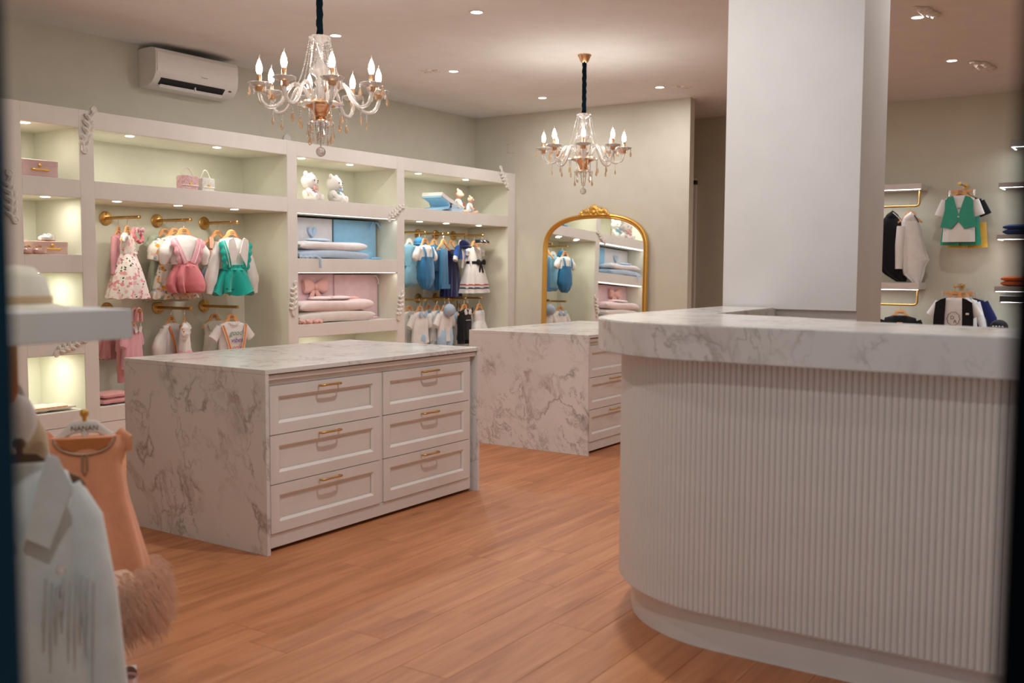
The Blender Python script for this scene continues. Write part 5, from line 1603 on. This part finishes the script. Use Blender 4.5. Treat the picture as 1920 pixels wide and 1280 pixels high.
# ================================================================ boys' wall
def boys():
    LG = 'pale wall shelves with light strips'
    M_SH = plain('pale_shelf_lacquer', (.66, .61, .57), .5)
    M_SHD = plain('grey_shelf_lacquer', (.36, .34, .33), .5)
    def shelf(label, y0, y1, z0, z1, mat, rail=None, end='hi'):
        t = thing('wall_shelf', label, 'shelf', (XR-.002, (y0+y1)/2, z0), 0, LG)
        w = (y1-y0)/2
        MB().box(-.34, 0, -w, w, 0, z1-z0, .003).build('board', mat, t)
        MB().box(-.335, -.322, -w+.012, w-.012, -.004, .001).build('light_strip', M_STRIP, t)
        if end == 'hi':
            MB().box(-.322, -.05, w-.024, w-.012, -.004, .001).build('light_strip', M_STRIP, t)
        else:
            MB().box(-.322, -.05, -w+.012, -w+.024, -.004, .001).build('light_strip', M_STRIP, t)
        d = bpy.data.lights.new('strip_lamp', 'AREA'); d.shape = 'RECTANGLE'; d.size = .05; d.size_y = 2*w-.05; d.energy = 2.2; d.color = (.88, .95, 1.0)
        o = bpy.data.objects.new('strip_lamp', d); SC.collection.objects.link(o); o.parent = t; o.location = (-.30, 0, -.012)
        if rail:
            yl = -w+.035
            pts = [(-.24, yl, 0), (-.24, yl, rail+.03), (-.24, yl+.009, rail+.009), (-.24, yl+.03, rail), (-.24, w-.06, rail)]
            MB().tube(pts, .0115, 10).build('hanging_rail', M_BRASS, t, 40)
            MB().lathe([(.035, 0), (.035, -.004), (.015, -.006)], 18, (-.24, yl, -.0)).build('flange', M_BRASS, t, 40)
        return t
    shelf('wall shelf with light strip and rail above the white cape jacket', 2.20, 3.35, 2.13, 2.187, M_SH, -.165)
    shelf('wall shelf with light strip and rail above the black sweatshirt', 2.19, 3.35, 1.108, 1.178, M_SH, -.16)
    shelf('grey wall shelf with light strip, uppermost near the right edge', .70, 1.49, 2.115, 2.16, M_SHD, None, 'hi')
    shelf('grey wall shelf with light strip carrying the dark blue jersey', .70, 1.49, 1.612, 1.656, M_SHD, None, 'hi')
    shelf('grey wall shelf with light strip carrying the orange jersey', .70, 1.49, 1.104, 1.152, M_SHD, None, 'hi')
    shelf('dark wall shelf with light strip high up at the right edge', .60, 1.40, 2.50, 2.57, M_SHD, None, 'hi')
    shelf('dark low wall shelf below the orange jersey at the right edge', .60, 1.44, 1.00, 1.06, plain('charcoal_lacquer', (.05, .05, .055), .5), None, 'hi')
    # folded jerseys and cap
    for lab, z, mat, w in (('dark blue folded jersey with a printed word on the grey shelf', 1.657, C_JEAN, .30), ('orange folded jersey with a printed word on the grey shelf', 1.153, C_RUST, .30)):
        t = thing('folded_jersey', lab, 'jersey', (XR-.19, 1.28, z), 0)
        for k in range(2):
            cushion_mb(.32, .26, .055, 14, 8, wr=.003, sd=20+k).xform(Matrix.Translation((-.13, 0, .028+.045*k)) @ Matrix.Rotation(-PI/2, 4, 'Z') @ Matrix.Rotation(PI/2, 4, 'X') @ Matrix.Translation((0, -0.0, -.26))).build('fold', mat, t, True)
        letters('HILFIGER', .05, C_GREY, t, (-.05, 0, .104), 'print', rot=(0, 0, -PI/2))
    t = thing('baseball_cap', 'black cap with white dashes behind the counter edge', 'cap', (XR-.30, 1.44, .70))
    MB().ball((0, 0, .05), .085, .085, .075, 16, 10).build('crown', C_BLACK, t, True)
    MB().rings([[(-.07-.07*math.sin(a), .07*math.cos(a), zz) for a in [PI*k/10 for k in range(11)]] for zz in (.035, .042)]).build('peak', C_BLACK, t, True)
    for k in range(4):
        MB().box(-.088, -.080, -.05+.028*k, -.034+.028*k, .055, .068).build('white_mark', C_WHITE, t)
    k = thing('low_shelf', 'pale low shelf under the black cap by the far wall', 'shelf', (XR-.002, 1.15, .65))
    MB().box(-.40, 0, -.35, .42, 0, .05, .003).build('board', M_SHD, k)
    MB().box(-.36, 0, .30, .33, -.10, 0).build('bracket', M_SHD, k)

    # garments on the two rails (seen from the side)
    zr = 2.13-.165 + .012
    g = G('black_jacket', 'long black hooded jacket with white cord on the upper rail', 'jacket', (XR-.24, 2.50, zr), -1.25, HW % 'black hooded jacket', .24)
    g.body('body', [(-.07, -.05, .05, .04), (-.12, -.09, .09, .06), (-.20, -.11, .12, .07), (-.45, -.13, .14, .08), (-.62, -.14, .16, .08), (-.72, -.05, .17, .06), (-.80, .07, .15, .03)], C_BLACK, .07, .014, 6, n=48)
    g.limb('hood', [(-.05, .0, -.16), (0, -.02, -.08), (.05, 0, -.16)], (.08, .12, .08), C_BLACK, .8)
    g.limb('sleeve', [(-.10, -.03, -.18), (-.13, -.05, -.36), (-.12, -.05, -.55)], (.10, .095, .075), C_BLACK, .7)
    g.strip('white_cord', [(.0, -.085, -.05), (.05, -.09, -.10), (.085, -.085, -.15)], .008, C_WHITE, .005)
    g = G('white_cape_jacket', 'white asymmetric hooded jacket hanging from the upper rail', 'jacket', (XR-.24, 2.32, zr), -1.25, HW % 'white hooded jacket', .24)
    g.body('body', [(-.09, -.05, .05, .04), (-.15, -.085, .085, .055), (-.28, -.085, .12, .06), (-.48, -.09, .165, .065), (-.56, -.085, .195, .06), (-.64, -.08, .155, .055), (-.72, -.06, .145, .05), (-.80, .03, .12, .04), (-.85, .06, .09, .015)], C_WHITE, .06, .020, 5, n=48)
    g.limb('hood', [(-.05, .0, -.18), (0, -.02, -.10), (.05, 0, -.18)], (.08, .12, .08), C_WHITE, .8)
    g.limb('sleeve', [(-.085, -.03, -.20), (-.10, -.05, -.40), (-.10, -.05, -.66)], (.09, .085, .07), C_WHITE, .7)
    g.strip('collar_trim', [(.03, -.07, -.08), (.055, -.072, -.12), (.075, -.065, -.16)], .010, C_NAVY, .006)
    zr2 = 1.108-.16 + .012
    g = G('black_sweatshirt', 'black sweatshirt with a tan label facing out on the lower rail', 'sweatshirt', (XR-.24, 2.385, zr2), -PI/2+.15, 'lettered wooden hanger carrying the black sweatshirt', .32, text=True)
    g.body('body', [(-.10, -.065, .065, .03), (-.125, -.15, .15, .04), (-.22, -.18, .18), (-.55, -.18, .18)], C_BLACK, .06, .008, 6)
    g.sleeves(C_BLACK, (.15, -.16), (.25, -.55), (.11, .10, .08), (.23, -.35))
    g.strip('neck_band', [(-.06, -.04, -.105), (0, -.066, -.128), (.06, -.04, -.105)], .016, C_BLACK, .008)
    MB().box(-.028, .028, -.074, -.064, -.185, -.172, .001).build('tan_label', C_PEACH, g.t)

    # face-out arms with outfits
    def arm(label, y, z):
        t = thing('clothes_rail', label, 'hook', (XR-.001, y, z), 0, 'brass hooks on the far wall')
        MB().lathe([(.0, 0), (.03, 0), (.03, .008), (.0, .008)], 20).xform(Matrix.Rotation(-PI/2, 4, 'Y')).build('flange', M_BRASS, t, 40)
        MB().lathe([(.0, 0), (.010, 0), (.010, .34), (.017, .342), (.017, .36), (.0, .362)], 14).xform(Matrix.Rotation(-PI/2, 4, 'Y')).build('arm', M_BRASS, t, 40)
    arm('brass arm on the far wall holding the green waistcoat set', 1.84, 2.165)
    arm('brass arm on the far wall holding the black waistcoat set', 1.845, 1.145)
    R_ = -PI/2
    za = 2.177
    g = G('yellow_shorts_set', 'black T-shirt with yellow shorts behind the green waistcoat set', 'outfit', (XR-.15, 1.835, za), R_, HW % 'black and yellow set', .34, text=False)
    g.body('tshirt', [(-.10, -.06, .06, .02), (-.13, -.17, .17, .03), (-.40, -.15, .15)], C_BLACK, .04, .004, 7)
    g.sleeves(C_BLACK, (.15, -.16), (.215, -.30), (.10, .11, .11), None, 'short_sleeve')
    for q in (-1, 1):
        g.limb('short_leg', [(q*.085+.05, 0, -.38), (q*.10+.05, 0, -.645)], (.17, .19), C_YELLOW, .35)
    g = G('green_shorts', 'jade green shorts hung behind the green waistcoat', 'shorts', (XR-.22, 1.835, za), R_, 'clip hanger carrying the jade green shorts', .26, 'clip')
    for q in (-1, 1):
        g.limb('short_leg', [(q*.075, 0, -.16), (q*.085, 0, -.38), (q*.098, 0, -.62)], (.15, .17, .19), C_GREEN, .3)
    g.strip('waistband', [(-.15, -.03, -.17), (.15, -.03, -.17)], .04, C_GREEN, .05)
    g = G('green_waistcoat', 'jade green waistcoat over a white printed T-shirt on the far wall', 'waistcoat', (XR-.30, 1.84, za), R_, HW % 'green waistcoat', .30)
    g.body('tshirt', [(-.10, -.06, .06, .02), (-.13, -.135, .135, .03), (-.25, -.135, .135), (-.585, -.15, .15)], C_WHITE, .04, .006, 6)
    g.sleeves(C_WHITE, (.13, -.15), (.185, -.31), (.09, .10, .10), None, 'short_sleeve')
    for q in (-1, 1):
        poly = [(q*.055, -.105), (q*.10, -.118), (q*.128, -.15), (q*.130, -.25), (q*.165, -.43), (q*.06, -.45), (q*.0, -.37), (q*.0, -.30)]
        g.slab('front_panel', poly if q > 0 else poly[::-1], C_GREEN, -.052, .012, .003)
    g.buttons([(0, -.060, -.325)], P_PEARL, .009)
    g.strip('neck_label', [(-.02, -.02, -.118), (.02, -.02, -.118)], .018, C_BLACK, .004)
    letters('Lind', .04, M_INK, g.t, (0, -.046, -.245), 'print', shear=.2)
    zb = 1.157
    g = G('navy_blazer', 'navy blazer with white shirt behind the black waistcoat set', 'blazer', (XR-.12, 1.78, zb), R_, HW % 'navy blazer', .34)
    g.body('body', [(-.10, -.06, .06, .02), (-.13, -.17, .17, .03), (-.50, -.18, .18)], C_NAVY, .05, .006, 6)
    g.sleeves(C_NAVY, (.16, -.15), (.27, -.50), (.10, .10, .09), (.245, -.32))
    g = G('blue_shorts', 'black trousers with a blue waist clipped behind the black waistcoat', 'trousers', (XR-.19, 1.84, zb), R_, 'clip hanger carrying the black trousers', .34, 'clip')
    g.strip('waistband', [(-.13, -.022, -.115), (.13, -.022, -.115)], .05, C_BLUEB, .03)
    for q in (-1, 1):
        g.limb('leg', [(q*.08, 0, -.13), (q*.085, 0, -.5)], (.17, .16), C_BLACK, .3)
    g = G('white_shirt', 'white shirt hung sideways between the black waistcoat and navy blazer', 'shirt', (XR-.24, 1.79, zb), R_+.5, HW % 'white shirt', .30)
    g.body('body', [(-.10, -.055, .055, .02), (-.13, -.14, .14, .03), (-.50, -.15, .15)], C_WHITE, .04, .006, 6)
    g.sleeves(C_WHITE, (.13, -.15), (.21, -.42), (.085, .08, .07), None)
    g = G('black_waistcoat', 'black waistcoat over a white T-shirt with a round wreath print', 'waistcoat', (XR-.32, 1.85, zb), R_, 'lettered wooden hanger carrying the black waistcoat', .32, text=True)
    g.body('tshirt', [(-.10, -.065, .065, .02), (-.13, -.15, .15, .03), (-.55, -.15, .15)], C_WHITE, .04, .006, 6)
    g.sleeves(C_WHITE, (.14, -.15), (.22, -.29), (.09, .10, .10), None, 'short_sleeve')
    for q in (-1, 1):
        poly = [(q*.075, -.100), (q*.12, -.115), (q*.17, -.15), (q*.185, -.30), (q*.19, -.52), (q*.085, -.52), (q*.082, -.30)]
        g.slab('front_panel', poly if q > 0 else poly[::-1], C_BLACK, -.052, .014, .003)
    MB().box(.115, .145, -.0635, -.058, -.275, -.255, .001).build('emblem', C_WHITE, g.t)
    ring = [(.058*math.cos(2*PI*k/36)*(1+.06*math.cos(10*PI*k/18)), -.047, -.32+.072*math.sin(2*PI*k/36)*(1+.06*math.cos(10*PI*k/18))) for k in range(37)]
    MB().tube(ring, .0026, 6, False).build('wreath_print', M_INK, g.t)
    letters('D', .052, M_INK, g.t, (-.010, -.047, -.325), 'print')
    letters('A', .052, M_INK, g.t, (.016, -.047, -.365), 'print')
boys()

# maker's mark on the air conditioner
_ac = [o for o in bpy.data.objects if o.name == 'air_conditioner'][0]
letters('Panasonic', .017, plain('grey_print', (.30, .30, .32), .6), _ac, (.47, -.2335, .118), 'print')

# ================================================================ foreground at the left: shelf and display stands by the window wall
def foreground():
    M_FG = plain('white_shelf_lacquer', (.70, .72, .72), .5)
    t = thing('window_shelf', 'thick white shelf on the window wall, blurred in the left foreground', 'shelf', (.985, 2.08, 1.142))
    MB().box(0, .375, -.16, .16, 0, .066, .003).build('board', M_FG, t)
    MB().tube([(.20, .02, 0), (.20, .02, -.115), (.20, .03, -.13), (.20, .05, -.135), (.20, .14, -.135)], .0115, 10).build('rail_bracket', M_BRASS, t, 40)
    t = thing('sun_hat', 'beige cotton sun hat lying on the blurred foreground shelf', 'hat', (1.20, 2.10, 1.2085))
    MB().lathe([(.0, .095), (.035, .090), (.06, .065), (.068, .03), (.07, .012), (.105, .002), (.106, .0), (.0, .0)], 24).build('crown', C_CREAM, t, True)
    MB().lathe([(.0695, .012), (.072, .014), (.0715, .028), (.0685, .028)], 24).build('hat_band', cloth('beige_band', (.60, .42, .26)), t, True)
    t = thing('round_bag', 'round white bag hanging below the blurred foreground shelf', 'bag', (1.235, 2.20, 1.007))
    MB().ball((0, 0, -.06), .058, .035, .066, 18, 12).build('body', C_WHITE, t, True)
    MB().tube([(-.03, 0, -.005), (-.02, 0, .02), (0, 0, .024), (.02, 0, .02), (.03, 0, -.005)], .006, 8).build('strap', C_WHITE, t, True)

    def stand(label, x, y, rot, z, mat, knob, w=.25, base=True):
        """floor stand with hanger-shaped shoulders; z is the height of the shoulder top"""
        s = thing('garment_stand', label, 'garment stand', (x, y, 0), rot, 'garment display stands')
        MB().box(-.13, .13, -.10, .10, 0, .024, .004).build('base', M_FG, s)
        MB().tube([(0, 0, .02), (0, 0, z-.03)], .0095, 10).build('pole', mat, s, 40)
        h = w/2
        up = [(-h, -.075), (-h*.92, -.060), (-h*.6, -.038), (-.040, -.006), (-.032, .0), (0, .002)]
        lo = [(0, -.034), (-.030, -.036), (-.05, -.046), (-h*.6, -.072), (-h*.9, -.098), (-h, -.094)]
        poly = up + [(-a, b) for a, b in reversed(up[:-1])] + [(-a, b) for a, b in reversed(lo[1:])] + lo
        MB().slab([(a, b+z) for a, b in poly], .018, 0, .005).build('shoulders', mat, s, True)
        MB().lathe([(.0, 0), (.006, 0), (.006, .012), (.012, .018), (.013, .028), (.008, .036), (.0, .037)], 14, (0, 0, z)).build('finial', knob, s, True)
        return s
    # peach dress with feather hem
    rot = -.62
    s = stand('white garment stand with a gold knob carrying the peach dress', 1.757, 2.727, rot, .835, plain('white_plastic', (.80, .79, .77), .4), M_GOLD)
    letters('NANAN', .021, M_INK, s, (0, -.0105, .808), 'print')
    C_PCH = cloth('peach_crepe', (.80, .36, .21), rough=.7)
    d = thing('peach_dress', 'sleeveless peach dress with a fluffy feather hem in the left foreground', 'dress', (1.757, 2.727, .835), rot)
    rows = [(-.045, -.118, .118, .030), (-.075, -.122, .122, .045), (-.13, -.105, .105, .055), (-.24, -.120, .120, .07), (-.42, -.165, .165, .10), (-.47, -.175, .175, .105)]
    me = body_mesh(rows, C_PCH, .06, .012, 9, 54, 5, 0.3, 'body')
    put('body', me, d)
    for q in (-1, 1):
        MB().tube([(q*.095, 0, -.035), (q*.115, -.012, -.055), (q*.120, -.006, -.095)], [.016, .022, .015], 10, True, .6).build('shoulder', C_PCH, d, True)
    C_BEAD = plain('bronze_beading', (.42, .27, .18), .4, .3)
    MB().tube([(.085*math.sin(a), -.036-.016*math.cos(a), -.045-.048*math.cos(a)) for a in [(-PI/2)*1.0 + PI*k/20 for k in range(21)]], .0042, 8).build('beaded_neckline', C_BEAD, d, True)
    MB().slab([(-.080, -.046), (.080, -.046), (.062, -.072), (.03, -.088), (0, -.092), (-.03, -.088), (-.062, -.072)], .004, -.044, .001).build('neck_lining', cloth('orange_lining', (.55, .20, .07)), d)
    MB().tube([(-.006, -.056, -.092), (-.007, -.060, -.14), (0, -.062, -.155), (.007, -.060, -.14), (.006, -.056, -.092)], .0035, 8).build('keyhole_trim', C_BEAD, d, True)
    # feathers: many fine barbs round the hem, joined
    C_FE = cloth('peach_feather', (.90, .62, .47), sheen=.8)
    rr = random.Random(11)
    core = body_mesh([(-.445, -.15, .15, .10), (-.50, -.185, .185, .135), (-.58, -.20, .20, .145), (-.64, -.17, .17, .12), (-.66, -.10, .10, .07)], C_FE, .1, .008, 11, 40, 3, 0, 'hem_core')
    put('hem_core', core, d)
    f = MB()
    for k in range(7000):
        a = rr.random()*2*PI
        v = rr.random()
        z = -.445 - .20*v
        rx = .180 + .025*math.sin(PI*v); ry = .130 + .022*math.sin(PI*v)
        p = Vector((rx*math.cos(a), ry*math.sin(a), z))
        out = Vector((math.cos(a), math.sin(a), -.55-.9*v+.7*rr.random())).normalized()
        sw = Vector((-math.sin(a), math.cos(a), 0))*rr.uniform(-.5, .5)
        L = rr.uniform(.030, .085)
        q1 = p + out*L*.5 + sw*L*.25
        q2 = p + out*L*.85 + sw*L*.7 + Vector((0, 0, -L*.35))
        wv = sw.cross(out)
        wv = (wv.normalized() if wv.length > 1e-4 else Vector((0, 0, 1)))*rr.uniform(.0010, .0020)
        f.add([p-wv, p+wv, q1+wv*.8, q1-wv*.8, q2], [(0, 1, 2, 3), (3, 2, 4)])
    o = f.build('feathers', C_FE, d); o['kind'] = 'stuff'

    # white jacket on a wooden stand, nearer the camera
    rot = -.55
    stand('dark wooden garment stand inside the white jacket', 1.204, 2.113, rot, .885, plain('dark_walnut', (.16, .075, .03), .5), plain('dark_walnut', (.16, .075, .03), .5), .26)
    C_JK = cloth('cool_white_twill', (.66, .70, .70))
    d = thing('white_jacket', 'white long-sleeved jacket with a jewelled brooch in the near left corner', 'jacket', (1.204, 2.113, .885), rot)
    put('body', body_mesh([(-.018, -.050, .050, .035), (-.045, -.095, .095, .05), (-.10, -.115, .115, .065), (-.30, -.120, .120, .075), (-.62, -.155, .155, .09), (-.80, -.17, .17, .095)], C_JK, .08, .010, 7, 48, 4, 0, 'body'), d)
    for q in (-1, 1):
        MB().tube([(q*.080, 0, -.085), (q*.115, -.005, -.16), (q*.145, -.02, -.34), (q*.170, -.03, -.62)], [.045, .052, .048, .045], 14, True, .8).build('sleeve', C_JK, d, True)
        poly = [(q*.005, -.17), (q*.035, -.05), (q*.055, .012), (q*.075, .004), (q*.105, -.07), (q*.055, -.20)]
        MB().slab(poly if q > 0 else poly[::-1], .010, -.082, .003).build('lapel', C_JK, d, True)
    MB().ball((.075, -.092, -.245), .010, .006, .012, 10, 8).build('brooch', M_CRYS, d)
    for k in range(9):
        x = .045+.012*k
        L = .10+.05*math.sin(k*1.7)
        MB().tube([(x, -.092, -.26-.01*(k % 3)), (x-.004, -.096, -.26-L*.6), (x-.006, -.097, -.28-L)], [.003, .004, .002], 6).build('beaded_fringe', plain('grey_bead', (.52, .54, .54), .4, .2), d)
    # beige coat further back
    rot = -.5
    stand('wooden garment stand inside the beige coat', 1.360, 2.585, rot, .985, plain('dark_walnut', (.16, .075, .03), .5), plain('dark_walnut', (.16, .075, .03), .5), .22)
    C_CT = cloth('beige_wool', (.46, .35, .23))
    d = thing('beige_coat', 'beige wool coat with dark side behind the white jacket', 'coat', (1.360, 2.585, .985), rot)
    put('body', body_mesh([(-.02, -.05, .05, .03), (-.05, -.09, .09, .045), (-.11, -.12, .12, .06), (-.30, -.125, .125, .07), (-.50, -.14, .14, .08)], C_CT, .07, .012, 7, 48, 4, 0, 'body'), d)
    for q in (-1, 1):
        MB().tube([(q*.095, 0, -.07), (q*.125, -.01, -.14), (q*.14, -.015, -.24)], [.038, .040, .034], 12, True, .8).build('sleeve', C_CT, d, True)
    # shoe box and shoe under the dress
    for i, (x, y) in enumerate(((1.735, 2.625), (1.79, 2.585))):
        t = thing('pink_shoe', ('left' if i == 0 else 'right')+' pink patent shoe standing on the stand base under the peach dress', 'shoe', (x, y, .0245), -.62, 'pink shoes under the dress')
        baby_shoe(t, M_PATP)
foreground()
